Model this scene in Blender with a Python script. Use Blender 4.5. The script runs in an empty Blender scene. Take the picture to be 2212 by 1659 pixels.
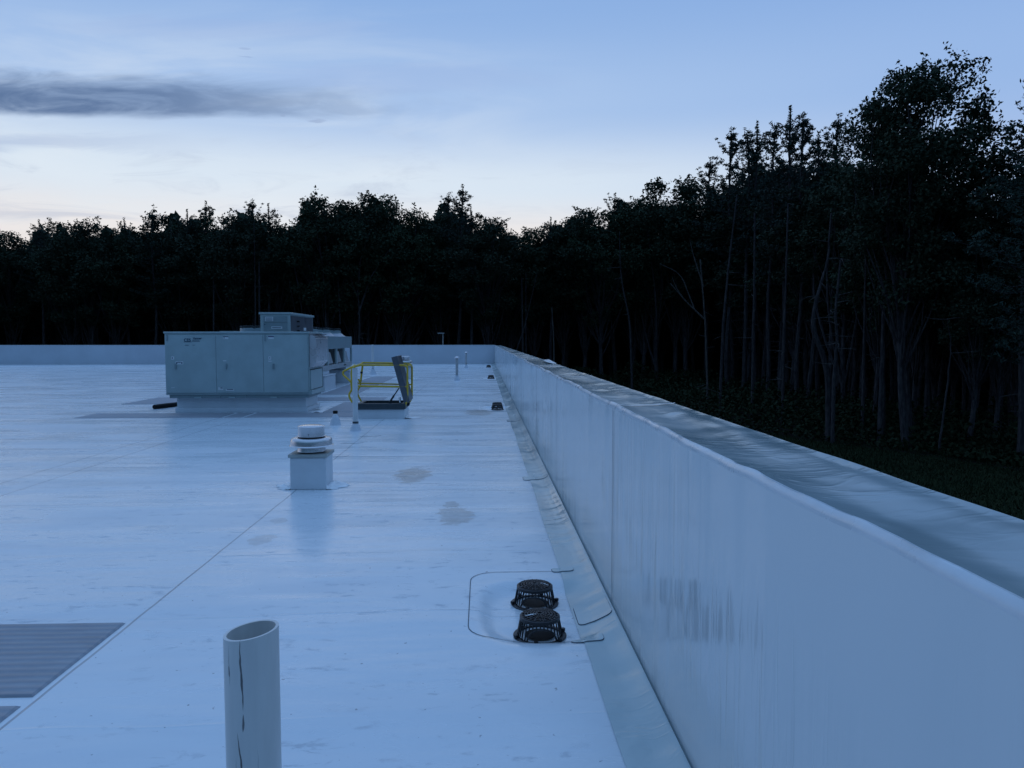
import bpy, bmesh, math, random
import numpy as np
from mathutils import Vector, Matrix, noise
R = math.radians
PI = math.pi
random.seed(7)
SC = bpy.context.scene
COL = SC.collection

# ------------------------------------------------------------------ camera
CAM_H = 1.6
camd = bpy.data.cameras.new('camera'); cam = bpy.data.objects.new('camera', camd); COL.objects.link(cam)
cam.location = (0, 0, CAM_H)
cam.rotation_euler = (R(90-3.46), 0, R(-2.26))
camd.sensor_width = 36; camd.lens = 26.0; camd.clip_start = .05; camd.clip_end = 2000
SC.camera = cam
ROT = cam.rotation_euler.to_matrix()

def ray(u, v):                      # u, v measured on a 2212 x 1659 view of the photograph
    return ROT @ Vector((u-1106, 829.5-v, -1597))
def at(u, v, Y):
    d = ray(u, v); return Vector((0, 0, CAM_H)) + d*(Y/d.y)
def floor(u, v, z=0.0):
    d = ray(u, v); return Vector((0, 0, CAM_H)) + d*((z-CAM_H)/d.z)

# ------------------------------------------------------------------ view
SC.view_settings.view_transform = 'Standard'
SC.view_settings.look = 'None'
SC.view_settings.exposure = 0.0
SC.view_settings.gamma = 1.0
SC.render.engine = 'CYCLES'
SC.cycles.max_bounces = 6

# ------------------------------------------------------------------ node helper
class NT:
    def __init__(s, tree):
        s.t = tree; s.n = tree.nodes; s.l = tree.links
    def new(s, typ, **kw):
        n = s.n.new(typ)
        for k, v in kw.items(): setattr(n, k, v)
        return n
    def put(s, sock, v):
        if isinstance(v, bpy.types.NodeSocket): s.l.new(v, sock)
        elif isinstance(v, (tuple, list)) and len(v) == 3 and sock.type == 'RGBA': sock.default_value = (*v, 1)
        else: sock.default_value = v
    def m(s, op, a, b=None, c=None, clamp=False):
        n = s.new('ShaderNodeMath', operation=op, use_clamp=clamp)
        s.put(n.inputs[0], a)
        if b is not None: s.put(n.inputs[1], b)
        if c is not None: s.put(n.inputs[2], c)
        return n.outputs[0]
    def ss(s, x, lo, hi, a=0.0, b=1.0):
        n = s.new('ShaderNodeMapRange', interpolation_type='SMOOTHSTEP')
        s.put(n.inputs[0], x); s.put(n.inputs[1], lo); s.put(n.inputs[2], hi); s.put(n.inputs[3], a); s.put(n.inputs[4], b)
        return n.outputs[0]
    def mix(s, f, a, b, blend='MIX'):
        n = s.new('ShaderNodeMix', data_type='RGBA', blend_type=blend)
        s.put(n.inputs[0], f); s.put(n.inputs[6], a); s.put(n.inputs[7], b)
        return n.outputs[2]
    def comb(s, x, y, z):
        n = s.new('ShaderNodeCombineXYZ'); s.put(n.inputs[0], x); s.put(n.inputs[1], y); s.put(n.inputs[2], z); return n.outputs[0]
    def sep(s, v):
        n = s.new('ShaderNodeSeparateXYZ'); s.put(n.inputs[0], v); return n.outputs
    def noise(s, vec, scale=1, detail=4, rough=.5, dist=0):
        n = s.new('ShaderNodeTexNoise'); s.put(n.inputs['Vector'], vec)
        n.inputs['Scale'].default_value = scale; n.inputs['Detail'].default_value = detail
        n.inputs['Roughness'].default_value = rough; n.inputs['Distortion'].default_value = dist
        return n.outputs['Fac']
    def scl(s, vec, x, y, z):
        n = s.new('ShaderNodeVectorMath', operation='MULTIPLY'); s.put(n.inputs[0], vec); n.inputs[1].default_value = (x, y, z); return n.outputs[0]
    def bump(s, h, strength=.3, dist=.01, normal=None):
        n = s.new('ShaderNodeBump'); n.inputs['Strength'].default_value = strength; n.inputs['Distance'].default_value = dist
        s.put(n.inputs['Height'], h)
        if normal is not None: s.put(n.inputs['Normal'], normal)
        return n.outputs[0]

# ------------------------------------------------------------------ sky (dusk, glow low behind the trees)
SUN_EL, SUN_AZ = 2.0, -12.0        # afterglow direction, azimuth measured from +Y
w = bpy.data.worlds.new('World'); SC.world = w; w.use_nodes = True
k = NT(w.node_tree); k.n.clear()
tc = k.new('ShaderNodeTexCoord'); d = tc.outputs['Generated']
dx, dy, dz = k.sep(d)
skyt = k.new('ShaderNodeTexSky', sky_type='NISHITA'); skyt.sun_disc = False
skyt.sun_elevation = R(SUN_EL); skyt.sun_rotation = R(SUN_AZ); skyt.ozone_density = 3
def ramp(fac, stops):
    r = k.new('ShaderNodeValToRGB'); k.put(r.inputs[0], fac); cr = r.color_ramp; cr.interpolation = 'EASE'
    while len(cr.elements) < len(stops): cr.elements.new(.5)
    for e, (p, c) in zip(cr.elements, stops): e.position = p; e.color = (*c, 1)
    return r.outputs[0]
front = ramp(dz, [(0.0, (.74, .66, .60)), (.13, (.84, .80, .79)), (.20, (.68, .78, .89)), (.29, (.385, .545, .82)), (.42, (.262, .435, .76)), (.75, (.26, .48, .90)), (1.0, (.25, .48, .93))])
side = ramp(dz, [(0.0, (.50, .54, .72)), (.16, (.41, .54, .80)), (.30, (.31, .475, .79)), (.42, (.25, .415, .75)), (.75, (.26, .48, .90)), (1.0, (.25, .48, .93))])
rear = ramp(dz, [(0.0, (.012, .035, .075)), (.25, (.035, .095, .18)), (.6, (.15, .31, .58)), (1.0, (.25, .48, .93))])
ga = R(SUN_AZ)
dotg = k.m('ADD', k.m('MULTIPLY', dx, math.sin(ga)), k.m('MULTIPLY', dy, math.cos(ga)))
glow = k.ss(dotg, .62, .97)
fr = k.mix(glow, side, front)
base = k.mix(k.ss(dotg, -.15, .55), rear, fr)
# cloud sheets, laid out in the world direction towards +Y
yy = k.m('MAXIMUM', dy, .05)
X = k.m('DIVIDE', dx, yy); Z = k.m('DIVIDE', dz, yy)
cvec = k.comb(k.m('MULTIPLY', X, 2.2), k.m('MULTIPLY', Z, 13), 0.3)
n1 = k.noise(cvec, 1.3, 6, .55, .6)
n2 = k.noise(k.comb(k.m('MULTIPLY', X, 5), k.m('MULTIPLY', Z, 24), 4.3), 1.2, 6, .6, .8)
wisps = k.m('MULTIPLY', k.ss(n1, .42, .72), k.ss(X, .25, -.35, .0, 1.0))
wl = k.m('MULTIPLY', wisps, k.ss(Z, .50, .22))
base = k.mix(k.m('MULTIPLY', wl, .62), base, (.74, .82, .90))
lowb = k.m('MULTIPLY', k.m('MULTIPLY', k.ss(n2, .50, .72), k.ss(Z, .33, .17)), k.ss(X, .45, -.2, 0.0, 1.0))
base = k.mix(k.m('MULTIPLY', lowb, .46), base, (.42, .49, .64))
# dark bar of cloud
edge = k.m('MULTIPLY', k.m('SUBTRACT', n2, .5), .05)
Zc = k.m('ADD', Z, edge)
nx = k.noise(k.comb(k.m('MULTIPLY', X, 8), k.m('MULTIPLY', Z, 34), 1.7), 1.0, 6, .6, .5)
drop = k.m('MULTIPLY', k.m('ADD', X, .65), .018)
Zl = k.m('ADD', Zc, drop)
Zb = k.m('ADD', Z, k.m('MULTIPLY', k.m('SUBTRACT', n2, .5), .018))
bar = k.m('MULTIPLY', k.ss(Zb, .286, .299), k.ss(Zl, .354, .318))
bar = k.m('MULTIPLY', bar, k.ss(k.m('ADD', X, k.m('MULTIPLY', k.m('SUBTRACT', nx, .5), .45)), .0, -.47))
bar = k.m('MULTIPLY', bar, k.ss(nx, .25, .62, .45, 1.0))
base = k.mix(k.m('MULTIPLY', bar, .96), base, (.095, .165, .32))
# thinner streaks below, and small scraps to the right
b2 = k.m('MULTIPLY', k.m('MULTIPLY', k.ss(Zc, .238, .250), k.ss(Zc, .272, .256)), k.ss(X, -.30, -.62))
base = k.mix(k.m('MULTIPLY', b2, .50), base, (.36, .46, .68))
def scrap(cx, cz, rx, rz, col, amt):
    global base
    e = k.m('ADD', k.m('POWER', k.m('DIVIDE', k.m('SUBTRACT', k.m('ADD', X, k.m('MULTIPLY', k.m('SUBTRACT', nx, .5), .05)), cx), rx), 2), k.m('POWER', k.m('DIVIDE', k.m('SUBTRACT', Zc, cz), rz), 2))
    base = k.mix(k.m('MULTIPLY', k.ss(e, 1.2, .1), amt), base, col)
scrap(-.217, .290, .014, .0040, (.26, .34, .54), .45)
scrap(-.262, .294, .006, .0025, (.28, .37, .57), .4)
scrap(-.312, .372, .013, .0028, (.22, .32, .56), .30)
scrap(-.10, .345, .22, .025, (.33, .44, .72), .22)
scrap(-.33, .405, .25, .018, (.34, .46, .74), .25)
hsv = k.mix(.0, base, base)
b1 = k.new('ShaderNodeBackground'); k.put(b1.inputs[0], base); b1.inputs[1].default_value = 1.0
b2_ = k.new('ShaderNodeBackground'); k.put(b2_.inputs[0], skyt.outputs[0]); b2_.inputs[1].default_value = 0.004
add = k.new('ShaderNodeAddShader'); k.l.new(b1.outputs[0], add.inputs[0]); k.l.new(b2_.outputs[0], add.inputs[1])
wo = k.new('ShaderNodeOutputWorld'); k.l.new(add.outputs[0], wo.inputs[0])

sund = bpy.data.lights.new('sun', 'SUN'); sund.energy = .04; sund.angle = R(20); sund.color = (1, .86, .74)
sun = bpy.data.objects.new('sun', sund); COL.objects.link(sun)
sd = Vector((math.sin(ga)*math.cos(R(SUN_EL+4)), math.cos(ga)*math.cos(R(SUN_EL+4)), math.sin(R(SUN_EL+4))))
sun.rotation_euler = sd.to_track_quat('Z', 'Y').to_euler(); sun.location = (0, 0, 30)

# ------------------------------------------------------------------ materials
def mat(name, col, rough=.5, metal=0, spec=.5, var=.0, vscale=3, bump=0, bscale=20, coat=0, emit=None):
    m = bpy.data.materials.new(name); m.use_nodes = True
    q = NT(m.node_tree); b = q.n['Principled BSDF']
    b.inputs['Roughness'].default_value = rough; b.inputs['Metallic'].default_value = metal
    b.inputs['Specular IOR Level'].default_value = spec
    tcn = q.new('ShaderNodeTexCoord'); o = tcn.outputs['Object']
    if var:
        n = q.noise(o, vscale, 5, .6)
        f = q.ss(n, .3, .7)
        c = q.mix(f, tuple(x*(1-var) for x in col), tuple(min(1, x*(1+var)) for x in col))
        q.put(b.inputs['Base Color'], c)
        q.put(b.inputs['Roughness'], q.ss(n, .2, .8, max(.02, rough-.08), min(1, rough+.08)))
    else:
        b.inputs['Base Color'].default_value = (*col, 1)
    if bump:
        q.put(b.inputs['Normal'], q.bump(q.noise(o, bscale, 4, .6), bump, .01))
    return m

def get(name): return bpy.data.materials[name]

M = {}
M['unit_paint'] = mat('grey_green_cabinet_paint', (.36, .45, .46), .42, 0, .45, .07, 2.5, .05, 6)
M['unit_trim'] = mat('grey_cabinet_trim', (.24, .31, .33), .45, 0, .4, .08, 4)
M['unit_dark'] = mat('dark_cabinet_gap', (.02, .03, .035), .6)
M['galv'] = mat('galvanised_steel', (.36, .37, .39), .42, .8, .5, .15, 6, .1, 30)
M['galv_dull'] = mat('dull_galvanised_steel', (.42, .43, .44), .5, .35, .5, .12, 5)
M['hood'] = mat('hood_steel', (.52, .52, .54), .28, .45, .5, .1, 2)
M['alu'] = mat('spun_aluminium', (.62, .61, .62), .27, .9, .5, .04, 2)
M['cap_metal'] = mat('weathered_curb_cap', (.40, .42, .40), .5, .3, .5, .15, 8)
M['curb'] = mat('white_membrane_flashing', (.62, .66, .70), .38, 0, .5, .05, 3, .25, 5)
M['boot'] = mat('white_pipe_boot', (.60, .64, .70), .35, 0, .5, .06, 8)
M['pvc'] = mat('white_pvc', (.60, .62, .63), .35, 0, .45, .05, 6)
M['black_rubber_and_shade'] = mat('black_rubber_and_shade', (.006, .006, .007), .6, 0, .2)  # real rubber parts, and black pieces painted in for shade
M['black_iron'] = mat('black_cast_iron', (.010, .010, .013), .38, .2, .6, .3, 30, .3, 80)
M['hatch'] = mat('dark_grey_hatch_metal', (.045, .06, .07), .42, .2, .5, .15, 6)
M['hatch_lid'] = mat('dark_hatch_lid_metal', (.10, .11, .13), .4, .3, .5, .12, 5)
M['yellow'] = mat('yellow_safety_paint', (.60, .40, .03), .42, 0, .5, .12, 6)
M['label'] = mat('white_label', (.62, .66, .68), .5)
M['label_blue'] = mat('blue_print', (.01, .02, .12), .5)
M['print'] = mat('dark_blue_print', (.02, .07, .12), .5)
M['seam'] = mat('dark_seam_line', (.10, .13, .16), .6)
M['lace'] = mat('torn_membrane_scrap', (.86, .87, .88), .35, 0, .5, .1, 8, .4, 20)
M['silver'] = mat('bright_steel', (.8, .8, .8), .15, 1)
M['pad'] = None

def membrane_deck():
    m = bpy.data.materials.new('white_roof_membrane'); m.use_nodes = True
    q = NT(m.node_tree); b = q.n['Principled BSDF']
    o = q.new('ShaderNodeTexCoord').outputs['Object']
    x, y, z = q.sep(o)
    big = q.noise(o, .35, 4, .55)
    col = q.mix(q.ss(big, .3, .72), (.66, .715, .755), (.745, .79, .82))
    # scuffs: small smears drawn out sideways
    sc1 = q.noise(q.scl(o, 3.2, 7.5, 1), 1.6, 7, .68, .3)
    blot = q.noise(q.scl(o, .8, 1.3, 1), 1.1, 3, .5)
    scuff = q.m('MULTIPLY', q.ss(sc1, .555, .66), q.ss(blot, .36, .60))
    sc2 = q.noise(q.scl(o, 7, 16, 1), 1.5, 6, .7, .4); scuff = q.m('MAXIMUM', scuff, q.m('MULTIPLY', q.ss(sc2, .62, .70), .8))
    col = q.mix(q.m('MULTIPLY', scuff, .55), col, (.33, .37, .42))
    sp = q.noise(o, 26, 3, .5)
    col = q.mix(q.m('MULTIPLY', q.ss(sp, .70, .75), .8), col, (.13, .15, .18))
    film = q.noise(q.scl(o, .5, 1.6, 1), .9, 5, .6, .6)
    col = q.mix(q.m('MULTIPLY', q.ss(film, .54, .68), .16), col, (.45, .50, .58))
    # dried puddle stains (their own shape, fixed on the sheet)
    def stain(cx, cy, rx, ry, amt, c=(.30, .305, .30)):
        nonlocal col
        nn = q.noise(q.scl(o, 1.6, 3.6, 1), 2.2, 9, .72, .5)
        e = q.m('ADD', q.m('POWER', q.m('DIVIDE', q.m('SUBTRACT', x, cx), rx), 2), q.m('POWER', q.m('DIVIDE', q.m('SUBTRACT', y, cy), ry), 2))
        e = q.m('ADD', e, q.m('MULTIPLY', q.m('SUBTRACT', nn, .5), 4.6))
        inn = q.m('MULTIPLY', q.ss(e, 1.05, .75), q.ss(q.noise(q.scl(o, 9, 20, 1), 1, 4, .6), .25, .6, .5, 1))
        rim = q.m('MULTIPLY', q.m('MULTIPLY', q.ss(e, 1.12, .98), q.ss(e, .72, .93)), q.ss(q.noise(q.scl(o, 12, 12, 1), 1, 4, .6), .45, .6))
        col = q.mix(q.m('MULTIPLY', inn, amt), col, c)
        col = q.mix(q.m('MULTIPLY', rim, amt*.7), col, (.20, .19, .18))
    for (u, v, du, dv, a) in ((890, 1026, 42, 16, .80), (985, 1112, 44, 19, .65), (565, 1166, 28, 12, .45), (1035, 891, 34, 6, .80), (975, 1090, 20, 6, .6), (600, 1125, 20, 7, .4)):
        c0 = floor(u, v); c1 = floor(u+du*.9, v); c2 = floor(u, v-dv)
        stain(c0.x, c0.y, abs(c1.x-c0.x), abs(c2.y-c0.y), a)
    # welded seams along the roof
    nz = q.m('MULTIPLY', q.m('SUBTRACT', q.noise(q.scl(o, 0, 2.2, 0), 1, 3, .6), .5), .018)
    xw = q.m('ADD', x, nz)
    seams = None; height = None
    for sx in (-1.985, -4.93, -5.36, -9.05, -12.3, -15.4, -18.4, -21.5, -24.5, -27.6, -30.6):
        dd = q.m('ABSOLUTE', q.m('SUBTRACT', xw, sx))
        ln = q.ss(dd, .010, .004)
        seams = ln if seams is None else q.m('MAXIMUM', seams, ln)
        st = q.ss(xw, sx-.002, sx+.004, 0, .6)
        height = st if height is None else q.m('ADD', height, st)
    col = q.mix(q.m('MULTIPLY', seams, .62), col, (.10, .13, .17))
    # insulation board joints and cross seams reading through: faint ridges across the roof
    wob = q.m('MULTIPLY', q.m('SUBTRACT', q.noise(q.scl(o, .35, .1, 0), 1, 3, .6), .5), .35)
    ym = q.m('ADD', y, wob)
    fr_ = q.m('FRACT', q.m('DIVIDE', ym, 1.22))
    joint = q.ss(q.m('ABSOLUTE', q.m('SUBTRACT', fr_, .5)), .012, .0)
    brk = q.ss(q.noise(q.scl(o, .5, .9, 0), 1, 3, .6), .40, .62)
    joint = q.m('MULTIPLY', joint, brk)
    und = q.noise(q.scl(o, .28, 1.5, 1), 1.0, 3, .5)
    und2 = q.noise(q.scl(o, 1.2, 4.5, 1), 1.0, 3, .5)
    h = q.m('ADD', q.m('ADD', q.m('MULTIPLY', height, .004), q.m('MULTIPLY', joint, .0028)), q.m('ADD', q.m('MULTIPLY', und, .040), q.m('MULTIPLY', und2, .0085)))
    n = q.new('ShaderNodeBump'); n.inputs['Strength'].default_value = .55; n.inputs['Distance'].default_value = 1.0; q.put(n.inputs['Height'], h)
    nf = q.bump(q.noise(o, 60, 4, .6), .08, .004, n.outputs[0])
    q.put(b.inputs['Normal'], nf); q.put(b.inputs['Base Color'], col)
    q.put(b.inputs['Roughness'], q.m('ADD', q.ss(film, .35, .7, .23, .35), q.m('MULTIPLY', scuff, .18)))
    b.inputs['Specular IOR Level'].default_value = 1.0; b.inputs['IOR'].default_value = 1.55
    return m
M['deck'] = membrane_deck()

def membrane_wall(name, c1, c2, rough, vert=True):
    m = bpy.data.materials.new(name); m.use_nodes = True
    q = NT(m.node_tree); b = q.n['Principled BSDF']
    o = q.new('ShaderNodeTexCoord').outputs['Object']
    if vert:
        a = q.noise(q.scl(o, 5, 5, .42), 1.0, 2, .5, .3)
        c = q.noise(q.scl(o, 13, 13, .8), 1.0, 2, .5, .2)
        big = q.noise(q.scl(o, .8, .8, .5), 1.0, 2, .5)
        # where the sheet hangs loose the folds are deep, elsewhere it lies flat
        loose = q.ss(q.noise(q.scl(o, .42, .42, .9), 1, 2, .5), .46, .68)
        fold = q.ss(q.m('ABSOLUTE', q.m('SUBTRACT', c, .5)), .05, .0)
        h = q.m('MULTIPLY', q.m('ADD', q.m('MULTIPLY', a, .040), q.m('MULTIPLY', fold, .0013)), q.m('ADD', q.m('MULTIPLY', loose, .9), .06))
        h = q.m('ADD', h, q.m('MULTIPLY', big, .03))
        drip = q.m('MULTIPLY', q.m('MULTIPLY', q.ss(q.noise(q.scl(o, 9, 9, .35), 1.0, 3, .6), .60, .72), loose), .14)
    else:
        a = q.noise(q.scl(o, 2.2, 3.4, 2), 1.0, 2, .5, 1.2)
        c = q.noise(q.scl(o, 3.5, 7, 3), 1.0, 2, .5, 1.0)
        big = q.noise(q.scl(o, 2.2, .8, 1), 1.0, 2, .5, .4)
        loose = q.ss(q.noise(q.scl(o, .9, .6, .9), 1, 2, .5), .42, .62)
        fold = q.ss(q.m('ABSOLUTE', q.m('SUBTRACT', c, .5)), .07, .0)
        h = q.m('ADD', q.m('MULTIPLY', q.m('ADD', q.m('MULTIPLY', a, .016), q.m('MULTIPLY', fold, .0014)), q.m('ADD', q.m('MULTIPLY', loose, .85), .15)), q.m('MULTIPLY', big, .040))
        drip = q.m('MULTIPLY', q.ss(q.noise(q.scl(o, 2, 1.5, 2), 1.0, 3, .6), .5, .7), .15)
    n = q.new('ShaderNodeBump'); n.inputs['Strength'].default_value = .6; n.inputs['Distance'].default_value = 1.0; q.put(n.inputs['Height'], h)
    q.put(b.inputs['Normal'], n.outputs[0])
    col = q.mix(q.ss(big, .3, .7), c1, c2)
    col = q.mix(drip, col, tuple(x*.62 for x in c1))
    q.put(b.inputs['Base Color'], col)
    q.put(b.inputs['Roughness'], q.ss(big, .3, .7, rough-.05, rough+.06))
    b.inputs['Specular IOR Level'].default_value = .5
    return m
M['wall'] = membrane_wall('white_wall_membrane', (.60, .65, .67), (.655, .70, .72), .15)
M['farwall'] = mat('white_parapet_membrane', (.56, .60, .66), .45, 0, .4, .05, .6, .15, 2)
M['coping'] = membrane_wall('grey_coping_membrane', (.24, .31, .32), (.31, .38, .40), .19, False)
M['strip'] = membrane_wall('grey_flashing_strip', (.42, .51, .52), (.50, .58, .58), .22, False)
M['lip'] = mat('pale_rounded_lip', (.60, .65, .69), .3, 0, .5, .06, 6, .3, 9)
M['ext'] = mat('exterior_wall_panel', (.30, .31, .32), .6, 0, .4, .1, 2)

def pad_mat():
    m = bpy.data.materials.new('grey_walkway_pad'); m.use_nodes = True
    q = NT(m.node_tree); b = q.n['Principled BSDF']
    o = q.new('ShaderNodeTexCoord').outputs['Object']
    x, y, z = q.sep(o)
    wob = q.m('MULTIPLY', q.m('SUBTRACT', q.noise(q.scl(o, 1.2, 1.2, 1), 1, 3), .5), .03)
    rib = q.m('SINE', q.m('MULTIPLY', q.m('ADD', y, wob), 2*PI/.062))
    n = q.noise(q.scl(o, 2, 5, 1), 1.6, 6, .65)
    col = q.mix(q.ss(n, .3, .7), (.245, .26, .295), (.34, .355, .39))
    col = q.mix(q.ss(rib, -.2, .9, .0, .30), col, (.19, .205, .24))
    q.put(b.inputs['Base Color'], col)
    q.put(b.inputs['Normal'], q.bump(q.m('ADD', q.m('MULTIPLY', rib, .003), q.m('MULTIPLY', n, .004)), .7, 1.0))
    q.put(b.inputs['Roughness'], q.ss(n, .3, .7, .42, .58))
    return m
M['pad'] = pad_mat()

def leaf_mat(name, c1, c2, c3):
    m = bpy.data.materials.new(name); m.use_nodes = True
    q = NT(m.node_tree); b = q.n['Principled BSDF']
    o = q.new('ShaderNodeTexCoord').outputs['Object']
    oi = q.new('ShaderNodeObjectInfo')
    n = q.noise(o, .9, 3, .6)
    c = q.mix(q.ss(n, .3, .7), c1, c2)
    c = q.mix(q.m('MULTIPLY', oi.outputs['Random'], .7), c, c3)
    q.put(b.inputs['Base Color'], c)
    b.inputs['Roughness'].default_value = .75; b.inputs['Specular IOR Level'].default_value = .12
    return m
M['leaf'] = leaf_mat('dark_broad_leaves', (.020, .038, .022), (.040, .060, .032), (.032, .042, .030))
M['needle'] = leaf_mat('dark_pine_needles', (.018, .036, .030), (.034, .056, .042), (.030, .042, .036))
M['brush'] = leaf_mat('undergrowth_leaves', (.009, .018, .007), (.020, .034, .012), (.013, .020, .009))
def bark_mat(name, c1, c2):
    m = bpy.data.materials.new(name); m.use_nodes = True
    q = NT(m.node_tree); b = q.n['Principled BSDF']
    o = q.new('ShaderNodeTexCoord').outputs['Object']
    n = q.noise(q.scl(o, 9, 9, 1.8), 1, 5, .65)
    q.put(b.inputs['Base Color'], q.mix(q.ss(n, .3, .7), c1, c2))
    b.inputs['Roughness'].default_value = .9; b.inputs['Specular IOR Level'].default_value = .1
    q.put(b.inputs['Normal'], q.bump(n, .6, .03))
    return m
M['bark'] = bark_mat('grey_brown_bark', (.024, .022, .025), (.080, .073, .075))
M['dead'] = bark_mat('pale_dead_wood', (.05, .046, .045), (.13, .118, .11))
def ground_mat():
    m = bpy.data.materials.new('dusk_grass_ground'); m.use_nodes = True
    q = NT(m.node_tree); b = q.n['Principled BSDF']
    o = q.new('ShaderNodeTexCoord').outputs['Object']
    n = q.noise(o, .25, 6, .65); n2 = q.noise(o, 6, 5, .7)
    c = q.mix(q.ss(n, .35, .65), (.016, .026, .010), (.026, .032, .014))
    c = q.mix(q.ss(n2, .45, .75, 0, .6), c, (.012, .016, .008))
    q.put(b.inputs['Base Color'], c); b.inputs['Roughness'].default_value = .95; b.inputs['Specular IOR Level'].default_value = .05
    q.put(b.inputs['Normal'], q.bump(n2, 1.0, .12))
    return m
M['ground'] = ground_mat()
M['soil'] = mat('dark_leaf_litter', (.014, .013, .011), .95, 0, .05, .4, 1.2, 1, 5)

# ------------------------------------------------------------------ mesh helpers
class MB:
    def __init__(s): s.v = []; s.f = []; s.mi = []; s.cur = 0
    def add(s, vs, fs):
        b = len(s.v); s.v += [tuple(v) for v in vs]
        for f in fs: s.f.append(tuple(b+i for i in f)); s.mi.append(s.cur)
    def box(s, x0, x1, y0, y1, z0, z1, rot=None, piv=(0, 0, 0)):
        vs = [Vector((x, y, z)) for z in (z0, z1) for y in (y0, y1) for x in (x0, x1)]
        if rot is not None: vs = [rot @ (v-Vector(piv)) + Vector(piv) for v in vs]
        s.add(vs, [(0, 2, 3, 1), (4, 5, 7, 6), (0, 1, 5, 4), (2, 6, 7, 3), (0, 4, 6, 2), (1, 3, 7, 5)])
    def bar(s, a, b, w, h=None):
        h = h or w; a = Vector(a); b = Vector(b); d = (b-a).normalized()
        up = Vector((0, 0, 1)) if abs(d.z) < .95 else Vector((0, 1, 0))
        sx = d.cross(up).normalized()*w/2; sz = sx.cross(d).normalized()*h/2
        vs = [p+i*sx+j*sz for p in (a, b) for i, j in ((-1, -1), (1, -1), (1, 1), (-1, 1))]
        s.add(vs, [(0, 3, 2, 1), (4, 5, 6, 7), (0, 1, 5, 4), (1, 2, 6, 5), (2, 3, 7, 6), (3, 0, 4, 7)])
    def tube(s, pts, r, n=8, cap=True):
        pts = [Vector(p) for p in pts]; k_ = len(pts)
        rs = r if isinstance(r, (list, tuple)) else [r]*k_
        b = len(s.v); prev = None
        for i, p in enumerate(pts):
            t = (pts[min(i+1, k_-1)]-pts[max(i-1, 0)])
            t = t.normalized() if t.length > 1e-9 else Vector((0, 0, 1))
            if prev is None:
                up = Vector((0, 0, 1)) if abs(t.z) < .9 else Vector((0, 1, 0))
                a = t.cross(up).normalized()
            else:
                a = (prev - t*prev.dot(t)).normalized()
            prev = a; c = t.cross(a)
            for j in range(n):
                an = 2*PI*j/n; s.v.append(tuple(p + (a*math.cos(an)+c*math.sin(an))*rs[i]))
        for i in range(k_-1):
            for j in range(n):
                s.f.append((b+i*n+j, b+i*n+(j+1) % n, b+(i+1)*n+(j+1) % n, b+(i+1)*n+j)); s.mi.append(s.cur)
        if cap:
            s.f.append(tuple(b+j for j in reversed(range(n)))); s.mi.append(s.cur)
            s.f.append(tuple(b+(k_-1)*n+j for j in range(n))); s.mi.append(s.cur)
    def lathe(s, prof, n=40, c=(0, 0, 0)):
        b = len(s.v); m_ = len(prof)
        for r, z in prof:
            for j in range(n):
                a = 2*PI*j/n; s.v.append((c[0]+r*math.cos(a), c[1]+r*math.sin(a), c[2]+z))
        for i in range(m_-1):
            for j in range(n):
                s.f.append((b+i*n+j, b+i*n+(j+1) % n, b+(i+1)*n+(j+1) % n, b+(i+1)*n+j)); s.mi.append(s.cur)
    def build(s, name, mats, parent=None, smooth=False, bevel=0, loc=None):
        me = bpy.data.meshes.new(name); me.from_pydata(s.v, [], s.f)
        if not isinstance(mats, (list, tuple)): mats = [mats]
        for m_ in mats: me.materials.append(m_)
        if len(mats) > 1: me.polygons.foreach_set('material_index', s.mi)
        if smooth:
            me.polygons.foreach_set('use_smooth', [True]*len(s.f))
            try: me.set_sharp_from_angle(angle=R(38))
            except Exception: pass
        me.update()
        o = bpy.data.objects.new(name, me); COL.objects.link(o)
        if parent is not None: o.parent = parent
        if loc is not None: o.location = loc
        if bevel:
            md = o.modifiers.new('bevel', 'BEVEL'); md.width = bevel; md.segments = 2; md.limit_method = 'ANGLE'
        return o

def tag(o, label=None, cat=None, group=None, kind=None):
    if label: o['label'] = label
    if cat: o['category'] = cat
    if group: o['group'] = group
    if kind: o['kind'] = kind
    return o
def thing(name, label, cat, loc=(0, 0, 0), group=None, rz=0):
    o = bpy.data.objects.new(name, None); COL.objects.link(o); o.location = loc; o.rotation_euler[2] = rz
    o.empty_display_size = .2
    return tag(o, label, cat, group)
def copy_tree(o, parent=None):
    c = o.copy(); COL.objects.link(c)
    if parent is not None: c.parent = parent
    for ch in o.children: copy_tree(ch, c)
    return c
def round_path(pts, r, seg=5):
    pts = [Vector(p) for p in pts]; out = [pts[0]]
    for i in range(1, len(pts)-1):
        a, b, c = pts[i-1], pts[i], pts[i+1]
        d1 = (a-b); d2 = (c-b); rr = min(r, d1.length*.45, d2.length*.45)
        p1 = b+d1.normalized()*rr; p2 = b+d2.normalized()*rr
        for t in range(seg+1):
            t /= seg; out.append(p1*(1-t)**2 + b*2*t*(1-t) + p2*t*t)
    out.append(pts[-1]); return out

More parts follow.
